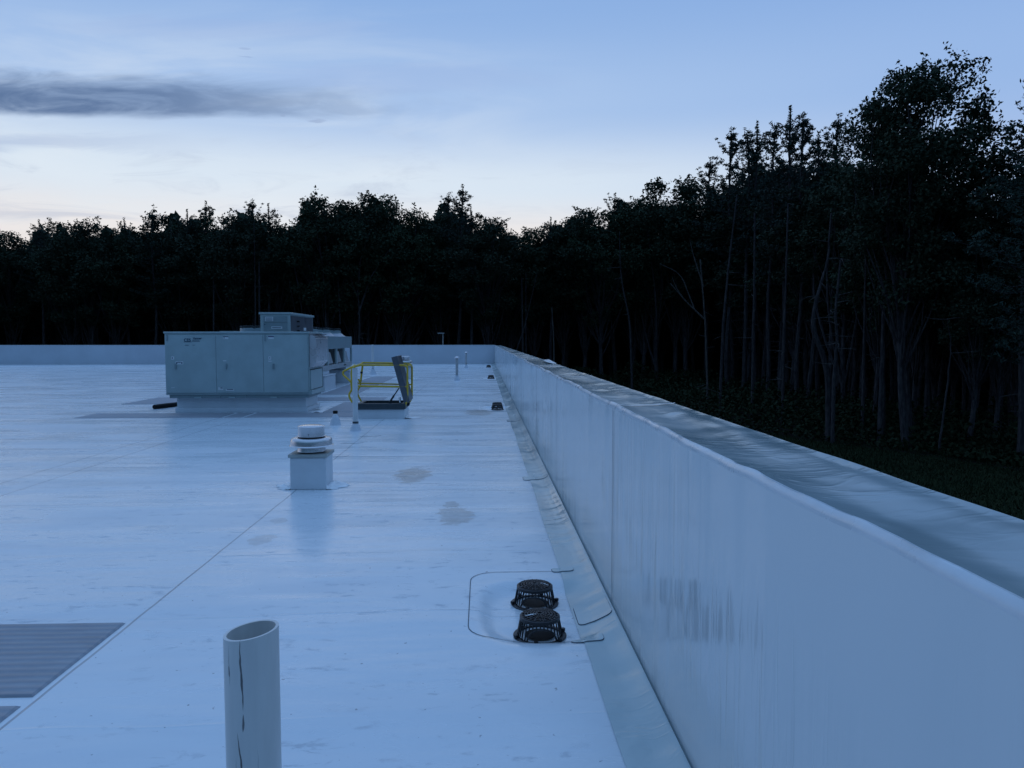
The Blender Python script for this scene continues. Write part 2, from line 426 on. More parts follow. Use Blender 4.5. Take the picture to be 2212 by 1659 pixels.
# ------------------------------------------------------------------ roof deck
WX = .763            # inside face of the parapet
PH = 1.23            # parapet height
FY = 48.2            # far parapet
OX = 1.148           # outside face
LX = -46.0
drains = [(.312, 4.03), (.316, 4.51)]
for yy_ in (16.9, 30.2, 42.3): drains += [(.335, yy_), (.335, yy_+.48)]
def sump(x, y):
    z = 0
    for cy, hy in ((4.30, .52), (17.14, .5), (30.44, .5), (42.54, .5)):
        ax = abs(x-.36)/.40; ay = abs(y-cy)/hy
        t = (ax**3.2+ay**3.2)**(1/3.2)
        if t < 1: z -= .040*min(1, (1-t)/.34)**1.5*(3-2*min(1, (1-t)/.34)) if (1-t) < .34 else .040
    return z
xs = list(np.arange(LX, -2, 1.2)) + list(np.arange(-2, -.25, .25)) + list(np.arange(-.2, .80, .035))
ysl = []
y_ = -6.0
while y_ < FY+.3:
    ysl.append(y_)
    near = any(abs(y_-c) < .68 for c in (4.30, 17.14, 30.44, 42.54))
    y_ += .035 if near else (.15 if y_ < 14 else .3)
ysl.append(FY+.3)
mb = MB(); nxs = len(xs)
for y_ in ysl:
    for x_ in xs: mb.v.append((x_, y_, sump(x_, y_)))
for j in range(len(ysl)-1):
    for i in range(nxs-1):
        mb.f.append((j*nxs+i, j*nxs+i+1, (j+1)*nxs+i+1, (j+1)*nxs+i)); mb.mi.append(0)
deck = mb.build('roof_deck', M['deck'], smooth=True)
tag(deck, kind='structure')

def patch(outline, z, name='seam_patch', mtop='deck', parent=None, edge=.0045, bottom=True):
    """A thin welded patch: its face and a narrow dark edge line round it."""
    n = len(outline); c = Vector((sum(p[0] for p in outline)/n, sum(p[1] for p in outline)/n))
    b = MB(); o_ = [Vector(p[:2]) for p in outline]
    big = []
    for i, p in enumerate(o_):
        t = (o_[(i+1) % n]-o_[i-1]).normalized(); nn = Vector((t.y, -t.x))
        if nn.dot(p-c) < 0: nn = -nn
        big.append(p+nn*edge)
    vs = [(p.x, p.y, z+.003+sump(p.x, p.y)) for p in o_] + [(p.x, p.y, z+.0005+sump(p.x, p.y)) for p in big]
    b.add(vs[:n], [tuple(range(n))])
    b.cur = 1
    b.add(vs, [(i, (i+1) % n, n+(i+1) % n, n+i) for i in range(n)])
    return b.build(name, [M[mtop], M['seam']], parent)
def rrect(x0, x1, y0, y1, r, seg=5):
    out = []
    for cx, cy, a0 in ((x1-r, y1-r, 0), (x0+r, y1-r, 90), (x0+r, y0+r, 180), (x1-r, y0+r, 270)):
        for t in range(seg+1):
            a = R(a0+90*t/seg); out.append((cx+r*math.cos(a), cy+r*math.sin(a)))
    return out
def ribbon(b, pts, wd, z=.002):
    pts = [Vector(p) for p in pts]
    for i in range(len(pts)-1):
        a, c = pts[i], pts[i+1]; t = (c-a).normalized(); nn = Vector((-t.y, t.x, 0))*wd/2
        za = sump(a.x, a.y)+z; zc = sump(c.x, c.y)+z
        b.add([(a.x-nn.x, a.y-nn.y, za), (a.x+nn.x, a.y+nn.y, za), (c.x+nn.x, c.y+nn.y, zc), (c.x-nn.x, c.y-nn.y, zc)], [(0, 3, 2, 1)])
# target sheet round each pair of drains
for cy in (4.44, 17.2, 30.5, 42.6):
    hy = .56
    path = [(.53, cy+hy, 0)] + [(x_, y_, 0) for x_, y_ in [(.3, cy+hy)]] 
    rr = .17; x0 = -.085
    for t in range(7):
        a = R(90+90*t/6); path.append((x0+rr+rr*math.cos(a), cy+hy-rr+rr*math.sin(a), 0))
    for yy_ in np.linspace(cy+hy-rr-.05, cy-hy+rr+.05, 14): path.append((x0, yy_, 0))
    for t in range(7):
        a = R(180+90*t/6); path.append((x0+rr+rr*math.cos(a), cy-hy+rr+rr*math.sin(a), 0))
    for xx_ in np.linspace(x0+rr+.05, .53, 12): path.append((xx_, cy-hy, 0))
    b = MB(); ribbon(b, path, .0055 if cy < 10 else .03, .0025); b.build('drain_sheet_edge', M['seam'] if cy < 10 else M['lace'], deck)
# T joint patches along the main seam
for u, v in ((775, 942), (735, 957), (700, 986), (660, 1010)):
    p = floor(u+25, v)
    patch([(p.x-.16, p.y-.05), (p.x+.10, p.y-.05), (p.x+.17, p.y+.07), (p.x-.12, p.y+.05)], 0, parent=deck, edge=.006)
# cross seam lines by the curbs
for u0, v0, u1, v1 in ((720, 1040, 960, 1045), (740, 935, 1100, 934), (700, 987, 1118, 984), (0, 901, 470, 918), (905, 871, 1080, 869), (900, 862, 1078, 861)):
    b = MB(); p0 = floor(u0, v0); p1 = floor(u1, v1)
    ribbon(b, [p0.lerp(p1, t/24)+Vector((0, .018*noise.noise(Vector((t*.4, v0, 0))), 0)) for t in range(25)], .010, .002)
    b.build('cross_seam', M['curb'] if v0 > 880 and v0 < 930 else M['deck'], deck)

# ------------------------------------------------------------------ right parapet
def nz(a, b=0, c=0): return noise.noise(Vector((a, b, c)))
ystep = []
y_ = -6.0
while y_ < FY: ystep.append(y_); y_ += .03 if y_ < 9 else (.07 if y_ < 20 else .16)
ystep.append(FY)
par = thing('parapet_wall', 'long white membrane covered parapet wall running away on the right', 'parapet', (WX, 0, 0))
def sheet(name, prof, m_, parent, off=Vector((WX, 0, 0)), smooth=True):
    b = MB(); npf = None
    for y_ in ystep:
        pf = prof(y_); npf = len(pf)
        for p in pf: b.v.append((p[0]-off.x, y_, p[1]))
    for j in range(len(ystep)-1):
        for i in range(npf-1):
            b.f.append((j*npf+i, (j+1)*npf+i, (j+1)*npf+i+1, j*npf+i+1)); b.mi.append(0)
    return b.build(name, m_, parent, smooth=smooth)
def lipw(y): return .013*nz(y*.55, 3)+.009*nz(y*1.7, 9)+.004*nz(y*5, 9)
def liph(y): return PH-.012+.016*nz(y*.45, 7)+.010*nz(y*1.9, 1)+.003*nz(y*6, 1)
def wallx(y, z):
    t = z/PH
    g = .007*nz(y*4.2, z*.5, 5)*(.25+.75*max(0, nz(y*.4, 11)+.35))*min(1, t*1.5)
    return WX+g+lipw(y)*t
sheet('wall_membrane', lambda y: [(wallx(y, z), z) for z in np.linspace(0, 1, 15)*(liph(y)-.02)], M['wall'], par)
def lipe(y): return .024+.014*nz(y*.7, 21)+.012*nz(y*2.9, 2)+.006*nz(y*8, 5)
def lipprof(y):
    x = wallx(y, liph(y)-.02); h = liph(y); wv = lipe(y); t_ = .006*nz(y*1.3, 51)
    return [(x, h-.0205), (x+.001, h-.012), (x+.005, h-.004+t_*.5), (x+.012, h+.003+t_), (x+wv*.55, h+.005+t_), (x+wv*.85, h+.004+t_), (x+wv, h-.001), (x+wv+.010, h-.012)]
sheet('rounded_lip', lipprof, M['lip'], par)
SEAMY = (1.7, 4.33, 7.7, 10.9, 14.0, 17.0, 20.6, 24.8, 29.0, 33.0, 38.0, 43.0)
def ridge(v, w_): return max(0.0, 1-abs(v)/w_)**1.5
def copz(xx, y, t, h):
    zz = h-.008-.012*math.sin(PI*min(1, t*1.3))
    m_ = math.sin(PI*min(1, max(0, t*.96)))
    lz = max(0, min(1, nz(y*.33, 61)*2.2+.55))
    zz += .012*nz(xx*2.0, y*.6, 4)*m_
    zz += m_*lz*(.008*ridge(nz(xx*1.3+y*.4, y*1.3-xx*1.0, 12), .14)+.006*ridge(nz(xx*4, y*.6, 31), .22))
    zz += m_*.0025*nz(xx*3, y*2.2, 8)
    return zz
def copprof(y):
    x = wallx(y, liph(y)-.02)+lipe(y); h = liph(y)
    out = [(x+.006, h-.009)]
    for t in np.linspace(.05, 1, 16):
        xx = x+.01+(OX-x-.01)*t
        out.append((xx, copz(xx, y, t, h)))
    out[-1] = (OX, PH-.014+.004*nz(y*2, 5))
    out += [(OX+.012, PH-.03), (OX+.014, PH-.16)]
    return out
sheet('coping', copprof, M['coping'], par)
for sy in SEAMY[1:]:
    b = MB(); wd = .022 if sy < 9 else .05; n_ = 0; rows = []
    for dy_ in (0, wd):
        y2 = sy+dy_; pf = copprof(y2)[:-1]; rows.append([(p[0]-WX, y2+.02*nz(p[0]*6, sy)+(p[0]-WX)*.10, p[1]+.006) for p in pf])
    n_ = len(rows[0]); b.add(rows[0]+rows[1], [(i, i+1, n_+i+1, n_+i) for i in range(n_-1)]); b.build('lap_strip', M['lip'], par, smooth=True)
b = MB(); b.box(.002, OX-WX-.002, -6, FY+.38, -5.2, PH-.10)
b.build('exterior_wall', M['ext'], par, loc=(0, 0, 0)).location = (.06, 0, 0)
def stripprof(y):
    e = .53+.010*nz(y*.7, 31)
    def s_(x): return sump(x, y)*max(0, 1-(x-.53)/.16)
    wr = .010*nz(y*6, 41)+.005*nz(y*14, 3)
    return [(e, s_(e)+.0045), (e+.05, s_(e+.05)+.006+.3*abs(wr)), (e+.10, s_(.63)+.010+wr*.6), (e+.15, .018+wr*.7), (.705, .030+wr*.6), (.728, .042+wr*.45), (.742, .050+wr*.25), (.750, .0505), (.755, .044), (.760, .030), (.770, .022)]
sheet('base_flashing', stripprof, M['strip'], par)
def strip_z(x, y):
    pf = stripprof(y)
    return float(np.interp(x, [p[0] for p in pf], [p[1] for p in pf])) if x > pf[0][0] else sump(x, y)
def strip_patch(outline, edge=.0035, wide=.004):
    b = MB(); n = len(outline); c = Vector((sum(p[0] for p in outline)/n, sum(p[1] for p in outline)/n))
    K = 7; V = lambda p, e: (p.x-WX, p.y, strip_z(p.x, p.y)+e)
    o_ = [Vector(p) for p in outline]
    rings = [[c.lerp(p, t/K) for p in o_] for t in range(1, K+1)]
    b.add([V(c, .006)]+[V(p, .006) for p in rings[0]], [(0, i+1, (i+1) % n+1) for i in range(n)])
    for a, d_ in zip(rings, rings[1:]): b.add([V(p, .006) for p in a]+[V(p, .006) for p in d_], [(i, n+i, n+(i+1) % n, (i+1) % n) for i in range(n)])
    b.cur = 1; out = [p+(p-c).normalized()*edge for p in o_]
    b.add([V(p, .006) for p in o_]+[V(p, .001) for p in out], [(i, n+i, n+(i+1) % n, (i+1) % n) for i in range(n)])
    return b.build('flashing_patch', [M['strip'], M['seam']], par, smooth=True)
def rr_(x0, x1, y0, y1, r, seg=5):
    out = []
    for cx, cy, a0 in ((x1-r, y1-r, 0), (x0+r, y1-r, 90), (x0+r, y0+r, 180), (x1-r, y0+r, 270)):
        for t in range(seg+1):
            a = R(a0+90*t/seg); out.append((cx+r*math.cos(a), cy+r*math.sin(a)))
    d_ = []
    for i in range(len(out)):
        p, q2 = Vector(out[i]), Vector(out[(i+1) % len(out)]); m_ = max(1, int((q2-p).length/.02))
        d_ += [tuple(p.lerp(q2, t/m_)) for t in range(m_)]
    return d_
strip_patch(rr_(.475, .62, 4.98, 5.06, .02)); strip_patch(rr_(.475, .64, 3.80, 3.91, .03)); strip_patch(rr_(.545, .735, 4.10, 4.40, .035)); strip_patch(rr_(.46, .735, 8.30, 8.52, .03))
strip_patch(rr_(.47, .735, 14.3, 14.55, .03))
# vertical welded seams of the wall sheets
for ys_ in (4.27, 7.57, 10.45, 14.6, 16.9, 20.6, 24.8, 29, 33, 38, 43):
    b = MB(); wd = .011 if ys_ < 9 else .022
    zz = np.linspace(.05, liph(ys_)-.02, 18); pv = None
    for z in zz:
        yo = ys_+.006*nz(z*5, ys_)
        cur = [(wallx(yo, z)-.006-WX, yo-wd/2, z), (wallx(yo, z)-.006-WX, yo+wd/2, z)]
        if pv: b.add(pv+cur, [(0, 1, 3, 2)])
        pv = cur
    b.build('wall_seam', M['seam'], par)
b = MB(); b.add([(OX-WX+.013, 11.9, PH-.03), (OX-WX+.05, 12.0, PH-.02), (OX-WX+.03, 12.9, PH+.0), (OX-WX-.10, 12.9, PH+.01), (OX-WX-.12, 11.9, PH+.006), (OX-WX-.04, 12.4, PH+.035)], [(0, 1, 5), (1, 2, 5), (2, 3, 5), (3, 4, 5), (4, 0, 5)])
b.build('loose_fold', M['lip'], par, smooth=True)

# far parapet and left parapet
far = thing('parapet_wall', 'low white parapet wall across the far end of the roof', 'parapet', (-20, FY, 0))
b = MB(); b.box(LX+20, WX+20-.002, 0, .38, -5.2, PH-.03); b.build('wall_membrane', M['farwall'], far)
b = MB(); b.box(LX+20, WX+20-.004, -.012, .40, PH-.028, PH); b.build('coping', M['lip'], far, bevel=.008)
b = MB(); b.box(LX+20, WX+20-.25, -.05, -.002, .004, .05); b.build('base_flashing', M['curb'], far)
lf = thing('parapet_wall', 'white parapet wall along the far left side of the roof', 'parapet', (LX, 20, 0))
b = MB(); b.box(-.4, 0, -26, FY-20.02, -5.2, PH-.03); b.build('wall_membrane', M['farwall'], lf)
b = MB(); b.box(-.41, .01, -26, FY-20.02, PH-.028, PH); b.build('coping', M['lip'], lf)

# ------------------------------------------------------------------ walkway pads
def pad(x0, x1, y0, y1, label, group='grey walkway pads', skew=0):
    c = ((x0+x1)/2, (y0+y1)/2)
    b = MB(); pts = []
    for (xx, yy, kx, ky) in ((x0, y0, 1, 1), (x1, y0, -1, 1), (x1, y1, -1, -1), (x0, y1, 1, -1)):
        pts.append((xx-c[0], yy-c[1]))
    ins = .012
    vs = [(p[0], p[1], 0) for p in pts]+[(p[0]-ins*(1 if p[0] > 0 else -1), p[1]-ins*(1 if p[1] > 0 else -1), .009) for p in pts]
    b.add(vs, [(4, 5, 6, 7), (0, 1, 5, 4), (1, 2, 6, 5), (2, 3, 7, 6), (3, 0, 4, 7)])
    o = b.build('walkway_pad', M['pad'], loc=(c[0], c[1], .001))
    return tag(o, label, 'walkway pad', group)
A = floor(271.5, 1346.5); Bn = floor(77, 1506)
pad(A.x-.90, A.x, Bn.y, A.y, 'ribbed grey walkway pad at the left edge, the larger of the two near ones')
C_ = floor(105, 1525)
pad(A.x-.90, A.x, C_.y-.86, C_.y, 'ribbed grey walkway pad in the bottom left corner, cut off by the frame')
pad(-8.3, -5.37, 15.25, 16.18, 'long grey walkway pad in front of the big cabinet, its left stretch')
pad(-5.30, -4.96, 15.25, 16.18, 'short piece of grey walkway pad between two roof seams before the cabinet')
pad(-4.88, -2.62, 15.25, 16.18, 'grey walkway pad before the right end of the cabinet and the plain pipe')
pad(-3.52, -2.74, 16.3, 18.9, 'grey walkway pad between the big cabinet and the roof hatch')
pad(-4.7, -2.62, 19.35, 20.4, 'grey walkway pad crossing behind the hatch towards the cabinet')
pad(-4.72, -3.68, 21.6, 31.8, 'long grey walkway pad running beside the rooftop cooler')
pad(-8.9, -7.2, 18.5, 20.6, 'grey walkway pad behind the black hose, left of the cabinet')

# ------------------------------------------------------------------ large cabinet unit
X0, X1, Y0, Y1, Z0, Z1 = -6.885, -3.765, 16.25, 17.62, .395, 1.765
U = thing('rooftop_air_handler', 'large grey green rooftop air unit with three doors on a white curb', 'air handler', (-5.4, 16.9, 0))
def loc(b): 
    b.v = [(x+5.4, y-16.9, z) for x, y, z in b.v]; return b
b = MB(); b.box(X0+.02, X1-.02, Y0+.03, Y1, Z0, Z1-.04); loc(b).build('casing', M['unit_paint'], U, bevel=.006)
b = MB(); b.box(X0+.004, X1-.004, Y0+.012, Y1+.01, Z1-.038, Z1); loc(b).build('top_cover', M['unit_paint'], U, bevel=.005)
b = MB(); b.box(-6.70, -3.90, Y0+.18, Y1-.03, .0, .32)
b.box(-6.73, -3.86, Y0+.15, Y1+.01, .0, .10); loc(b).build('curb', M['curb'], U, bevel=.012)
b = MB(); b.box(X0+.08, X1-.05, Y0+.06, Y1-.02, .321, Z0-.002)
for t in (.36, .535): b.box(X0+3.2*t-.02, X0+3.2*t+.02, Y0+.045, Y0+.062, .322, Z0-.003)
loc(b).build('base_rail', M['unit_trim'], U)
for xx in (X0+.62, X0+1.35, X0+2.25):
    b = MB(); b.box(xx, xx+.14, Y0+.035, Y0+.058, .318, .352); loc(b).build('lifting_bracket', M['unit_paint'], U)
doors = (X0+.035, -5.77, -4.76, X1-.035)
for i in range(3):
    b = MB(); x0, x1 = doors[i]+.002, doors[i+1]-.002
    b.box(x0, x1, Y0, Y0+.028, Z0+.045, Z1-.075); o = loc(b).build('door', M['unit_paint'], U, bevel=.006)
    hx = x0+.20
    h = MB(); h.box(hx, hx+.028, Y0-.035, Y0-.004, .955, 1.07); h.box(hx-.008, hx+.036, Y0-.006, Y0-.001, .99, 1.07); h.v = [(x+5.4, y-16.9, z) for x, y, z in h.v]
    h.build('handle', M['unit_trim'], o, bevel=.004)
    for hz in ((Z1-.20),):
        if i != 1:
            g = MB(); gx = x0+.03; g.box(gx, gx+.035, Y0-.018, Y0-.001, hz, hz+.13); loc(g); g.build('hinge', M['unit_trim'], o, bevel=.004)
def lab(x, z, wx, wz, m_='label', y=Y0-.0025, name='label'):
    b = MB(); b.box(x, x+wx, y, y+.0018, z, z+wz); return loc(b).build(name, M[m_], U)
def pz(cx, cy):       # pixel on zoom of the cabinet front (crop 600..1700 x 1180..1700 at 2212 wide) -> x, z
    p = at((600+cx*.4973)/1.8228, (1180+cy*.4973)/1.8228, Y0); return p.x, p.z
for (cx, cy, w_, h_) in ((150, 475, 24, 26), (185, 512, 60, 24), (560, 312, 42, 22), (918, 312, 44, 24), (920, 475, 22, 26), (918, 492, 28, 9), (560, 488, 26, 8), (522, 716, 40, 22), (582, 722, 66, 16), (150, 700, 28, 6)):
    x, z = pz(cx, cy); lab(x, z, w_*.00275, h_*.00275)
for (cx, cy, w_, h_, m_) in ((918, 296, 44, 7, 'label_blue'), (560, 295, 42, 5, 'print'), (200, 498, 26, 5, 'print'), (540, 702, 18, 6, 'print'), (590, 713, 50, 5, 'print'), (156, 468, 6, 12, 'print'), (190, 507, 9, 12, 'print'), (230, 507, 9, 12, 'print'), (566, 308, 5, 11, 'print'), (928, 466, 5, 10, 'print'),
        (250, 336, 62, 3, 'print'), (316, 322, 56, 4, 'print'), (316, 332, 60, 3, 'print'), (260, 362, 30, 3, 'print'), (318, 361, 22, 2, 'print')):
    x, z = pz(cx, cy); lab(x, z, w_*.00275, h_*.00275, m_, Y0-.0048, 'printing')
def text(s, x, y, z, size, m_, parent, shear=0, off=(5.4, -16.9)):
    c = bpy.data.curves.new('lettering', 'FONT'); c.body = s; c.size = size; c.extrude = .0008; c.shear = shear; c.offset = size*.02
    c.materials.append(m_); tmp = bpy.data.objects.new('lettering_curve', c); COL.objects.link(tmp)
    bpy.context.view_layer.update(); me = bpy.data.meshes.new_from_object(tmp.evaluated_get(bpy.context.evaluated_depsgraph_get()))
    bpy.data.objects.remove(tmp); o = bpy.data.objects.new('lettering', me); COL.objects.link(o); o.parent = parent
    o.location = (x+off[0], y+off[1], z); o.rotation_euler = (R(90), 0, 0); return o
x, z = pz(250, 331); text('CES', x, Y0-.004, z, .090, M['print'], U)
x, z = pz(318, 313); text('Venmar', x, Y0-.004, z, .062, M['print'], U, .3)
# right side: hood and framed panel
b = MB()
hp = [(X1-.02, 1.70), (X1+.05, 1.70), (X1+.13, 1.62), (X1+.13, 1.10), (X1+.02, .98), (X1-.02, .98)]
n = len(hp)
vs = [(x, Y0+.07, z) for x, z in hp]+[(x, Y1-.06, z) for x, z in hp]
b.add(vs, [tuple(range(n)), tuple(reversed(range(n, 2*n)))]+[(i, n+i, n+(i+1) % n, (i+1) % n) for i in range(n)])
loc(b).build('intake_hood', M['hood'], U, bevel=.012)
b = MB(); b.box(X1-.03, X1+.10, Y0+.06, Y1-.05, 1.705, 1.72); loc(b).build('rain_strip', M['alu'], U)
b = MB(); b.box(X1+.055, X1+.15, Y0+.06, Y1-.05, 1.655, 1.668); loc(b).build('rain_strip', M['alu'], U)
b = MB(); b.box(X1-.019, X1+.004, Y0+.10, Y1-.10, .50, .93); loc(b).build('side_panel', M['unit_paint'], U)
b = MB()
for (a0, a1, c0, c1) in ((Y0+.10, Y1-.10, .925, .94), (Y1-.12, Y1-.10, .5, .94), (Y0+.4, Y1-.10, .49, .50)): b.box(X1-.02, X1+.008, a0, a1, c0, c1)
loc(b).build('panel_gasket', M['unit_dark'], U)
b = MB(); b.box(X1-.02, X1+.035, Y0+.04, Y1-.02, .395, .485); loc(b).build('side_rail', M['unit_paint'], U)
for xx in (-5.75, -4.55):
    b = MB(); b.box(xx, xx+.32, Y0+.2, Y0+.5, Z1+.001, Z1+.016); loc(b).build('lifting_plate', M['cap_metal'], U)
for i, (x_, y_, a_) in enumerate(((-3.62, 16.55, 1.35), (-3.72, 17.2, 1.4))):
    s = MB()
    g = 9
    for j in range(g):
        for i2 in range(g):
            fx, fy = (i2/(g-1)-.5), (j/(g-1)-.5)
            s.v.append((fx*.26, fy*.75, .006+.018*max(0, 1-2.2*abs(fx))+.008*nz(i2*.7, j*.7, i)))
    for j in range(g-1):
        for i2 in range(g-1): s.f.append((j*g+i2, j*g+i2+1, (j+1)*g+i2+1, (j+1)*g+i2)); s.mi.append(0)
    o = s.build('membrane_scrap', M['lace'], U, smooth=True); o.location = (x_+5.4, y_-16.9, 0)

# black insulated hose
b = MB(); pa = floor(336, 879, .05); pb = floor(385, 872, .05); pb.x += .25; pb.y += .5
pts = [pa+Vector((-.02, -.02, 0)), pa.lerp(pb, .2), pa.lerp(pb, .5), pa.lerp(pb, .8), pb]
b.tube([p+Vector((.012*nz(i*3), .012*nz(i*2, 5), .006*nz(i*2.2, 7))) for i, p in enumerate(pts)], [.052, .058, .050, .052, .050], 12)
hs = b.build('drain_hose', M['black_rubber_and_shade'], smooth=True); tag(hs, 'black rubber drain hose lying left of the big grey cabinet', 'hose')

# ------------------------------------------------------------------ cooler with V shaped coils behind
CXR, CXL, CY0, CYV, CY1 = -5.0, -7.3, 18.7, 21.25, 28.5
C = thing('rooftop_cooler', 'long grey cooler with fans and V shaped coils behind the big cabinet', 'cooler', (-6, 24, 0))
def lc(b): b.v = [(x+6, y-24, z) for x, y, z in b.v]; return b
b = MB(); b.box(CXL, CXR, CYV, CY1, 1.28, 1.70); lc(b).build('upper_casing', M['unit_trim'], C, bevel=.01)
b = MB(); b.box(CXL, CXR, CYV, CY1, .60, .76)
lc(b).build('base_frame', M['galv_dull'], C, bevel=.006)
b = MB(); b.box(CXR-.002, CXR+.004, CYV+5.6, CYV+6.0, .66, .70); lc(b).build('fork_slot', M['unit_dark'], C)
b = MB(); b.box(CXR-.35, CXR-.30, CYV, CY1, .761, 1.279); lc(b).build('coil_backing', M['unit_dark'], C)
nb = 5; L = (CY1-CYV)/nb
for i in range(nb+1):
    y = CYV+L*i
    b = MB(); b.box(CXR-.06, CXR+.002, y-.07, y+.07, .762, 1.278); lc(b).build('post', M['unit_paint'], C)
for i in range(nb):
    y = CYV+L*i+.1
    b = MB(); x = CXR-.02
    tri = [(y, .80), (y+.80, .80), (y+.30, 1.18), (y+.0, 1.18)]
    vs = [(x, yy, zz) for yy, zz in tri]+[(x-.03, yy, zz) for yy, zz in tri]
    b.add(vs, [(0, 1, 2, 3), (7, 6, 5, 4), (0, 4, 5, 1), (1, 5, 6, 2), (2, 6, 7, 3), (3, 7, 4, 0)])
    lc(b).build('coil_end_plate', M['galv_dull'], C)
b = MB(); b.box(-6.09, -5.99, CYV+.05, CY1-.1, 1.702, 1.86); lc(b).build('fan_divider', M['unit_trim'], C)
fan = None
for i in range(4):
    for j, fx in enumerate((CXR-.86, CXL+.72)):
        y = CYV+.95+1.9*i
        f = MB(); f.lathe([(.60, 1.80), (.56, 1.84), (.55, 1.93), (.53, 1.93), (.53, 1.84)], 36, (fx+6, y-24, 0))
        o = f.build('fan_cowl', M['unit_trim'], C, smooth=True)
        f = MB(); f.lathe([(.74, 1.703), (.72, 1.715), (.66, 1.75), (.605, 1.80)], 36, (fx+6, y-24, 0)); f.build('cowl_flare', M['galv'], o, smooth=True)
        g = MB()
        for r_ in (.15, .30, .44, .55): g.lathe([(r_, 1.975), (r_+.012, 1.982), (r_, 1.99), (r_-.012, 1.982), (r_, 1.975)], 24, (fx+6, y-24, 0))
        for a in range(8):
            an = a*PI/4; g.bar((fx+6, y-24, 1.98), (fx+6+.55*math.cos(an), y-24+.55*math.sin(an), 1.98), .022)
            g.bar((fx+6+.55*math.cos(an), y-24+.55*math.sin(an), 1.92), (fx+6+.55*math.cos(an), y-24+.55*math.sin(an), 1.99), .05)
        g.build('fan_guard', M['unit_dark'], o)
# control cabinet at its end
b = MB(); b.box(-5.53, -4.8, CY0, CY0+2.5, .60, 2.22); o = lc(b).build('control_cabinet', M['unit_paint'], C, bevel=.008)
b = MB(); b.box(-5.56, -4.77, CY0-.02, CY0+2.53, 2.221, 2.27); lc(b); b.build('cabinet_roof', M['unit_paint'], o, bevel=.005)
b = MB(); b.box(-4.799, -4.792, CY0+.06, CY0+2.44, .75, 2.19); lc(b); b.build('dark_side_panel', M['hatch_lid'], o)
b = MB(); b.box(-5.45, -4.87, CY0-.012, CY0-.001, 2.03, 2.17); b.box(-5.45, -4.87, CY0-.012, CY0-.001, 1.62, 2.015); lc(b); b.build('cabinet_door', M['unit_trim'], o)
b = MB(); b.box(-5.41, -5.21, CY0-.016, CY0-.013, 2.05, 2.16); b.box(-5.26, -4.99, CY0-.016, CY0-.013, 1.86, 1.92); lc(b); b.build('label', M['label'], o)
b = MB()
for t in range(3): b.box(-5.39, -5.23, CY0-.019, CY0-.017, 2.065+t*.03, 2.075+t*.03)
b.box(-5.24, -5.02, CY0-.019, CY0-.017, 1.882, 1.897)
b.box(-5.43, -5.405, CY0-.02, CY0-.013, 1.96, 1.985); lc(b); b.build('printing', M['print'], o)
for z_ in (1.80, 1.92, 2.04):
    b = MB(); b.box(-4.791, -4.77, CY0+.55, CY0+.85, z_, z_+.035); lc(b); b.build('breather', M['silver'], o)
b = MB(); b.box(-4.791, -4.782, CY0+1.35, CY0+1.6, 1.83, 1.91); lc(b); b.build('label', M['label'], o)
for (y0, y1) in ((22.9, 24.6), (27.2, 28.6), (19.2, 20.6)):
    b = MB(); b.box(CXL-.1, -4.86, y0, y1, 0, .44); b.box(CXL-.12, -4.84, y0-.03, y1+.03, .441, .475); b.box(CXL+.1, -5.02, y0+.2, y1-.2, .476, .598)
    lc(b).build('curb', M['curb'], C, bevel=.012)

# ------------------------------------------------------------------ round exhaust fans
def exhaust(loc_, s, label):
    t = thing('roof_exhaust_fan', label, 'exhaust fan', loc_, 'round topped exhaust fans on square curbs'); t.scale = (s, s, s)
    g = 14; b = MB()
    b.box(-.19, .19, -.185, .185, 0, .345); b.build('curb', M['curb'], t, bevel=.012)
    b = MB(); b.box(-.205, .205, -.20, .20, .346, .380)
    b.build('cap_plate', M['cap_metal'], t, bevel=.003)
    b = MB(); b.lathe([(.140, .3805), (.140, .388), (.0, .388)], 40); b.build('gasket', M['black_rubber_and_shade'], t)
    b = MB(); b.lathe([(.142, .389), (.152, .391), (.147, .398), (.147, .475)], 48); b.build('neck', M['alu'], t, smooth=True)
    b = MB(); b.lathe([(.147, .466), (.20, .456), (.231, .450), (.234, .454), (.224, .464), (.221, .503), (.215, .522), (.202, .535), (.180, .541), (.13, .541)], 56)
    b.build('wind_band', M['alu'], t, smooth=True)
    b = MB(); b.lathe([(.141, .5415), (.141, .552), (.10, .552)], 40); b.build('shadow_gap', M['black_rubber_and_shade'], t)  # black ring painted in for the shade under the motor cover
    b = MB(); b.lathe([(.10, .553), (.151, .553), (.152, .557), (.142, .561), (.141, .655), (.143, .659), (.139, .664), (.11, .671), (.06, .676), (.0, .678)], 56)
    b.build('motor_cover', M['alu'], t, smooth=True)
    b = MB()
    for a, z_ in ((-95, .585), (-60, .36), (-130, .36)):
        pass
    b.box(-.002+.0, .006, -.1475, -.143, .578, .586); b.build('screw', M['unit_dark'], t)
    for sx, w_ in ((-1, .20), (1, .20)):
        s2 = MB(); gx, gy = 12, 12
        for j in range(gy):
            for i in range(gx):
                fx, fy = i/(gx-1), j/(gy-1)-.5
                rr = 1-(2*fy)**2*.6
                x_ = (.19+fx*w_*rr*(.95+.7*nz(j*.8, sx*3)))*sx
                z_ = max(.003, (1-fx**2)*.016+.030*(1-fx)*abs(nz(i*.75, j*.75, sx*5))*2.2+.004)
                if fx == 0: z_ = .03
                s2.v.append((x_, fy*.42+.02+(.02*nz(i, j, 2)), z_*(1 if abs(fy) < .48 else .3)))
        for j in range(gy-1):
            for i in range(gx-1): s2.f.append((j*gx+i, j*gx+i+1, (j+1)*gx+i+1, (j+1)*gx+i)); s2.mi.append(0)
        s2.build('corner_flashing', M['lace'], t, smooth=True)
    return t
cf = floor(667, 1058)
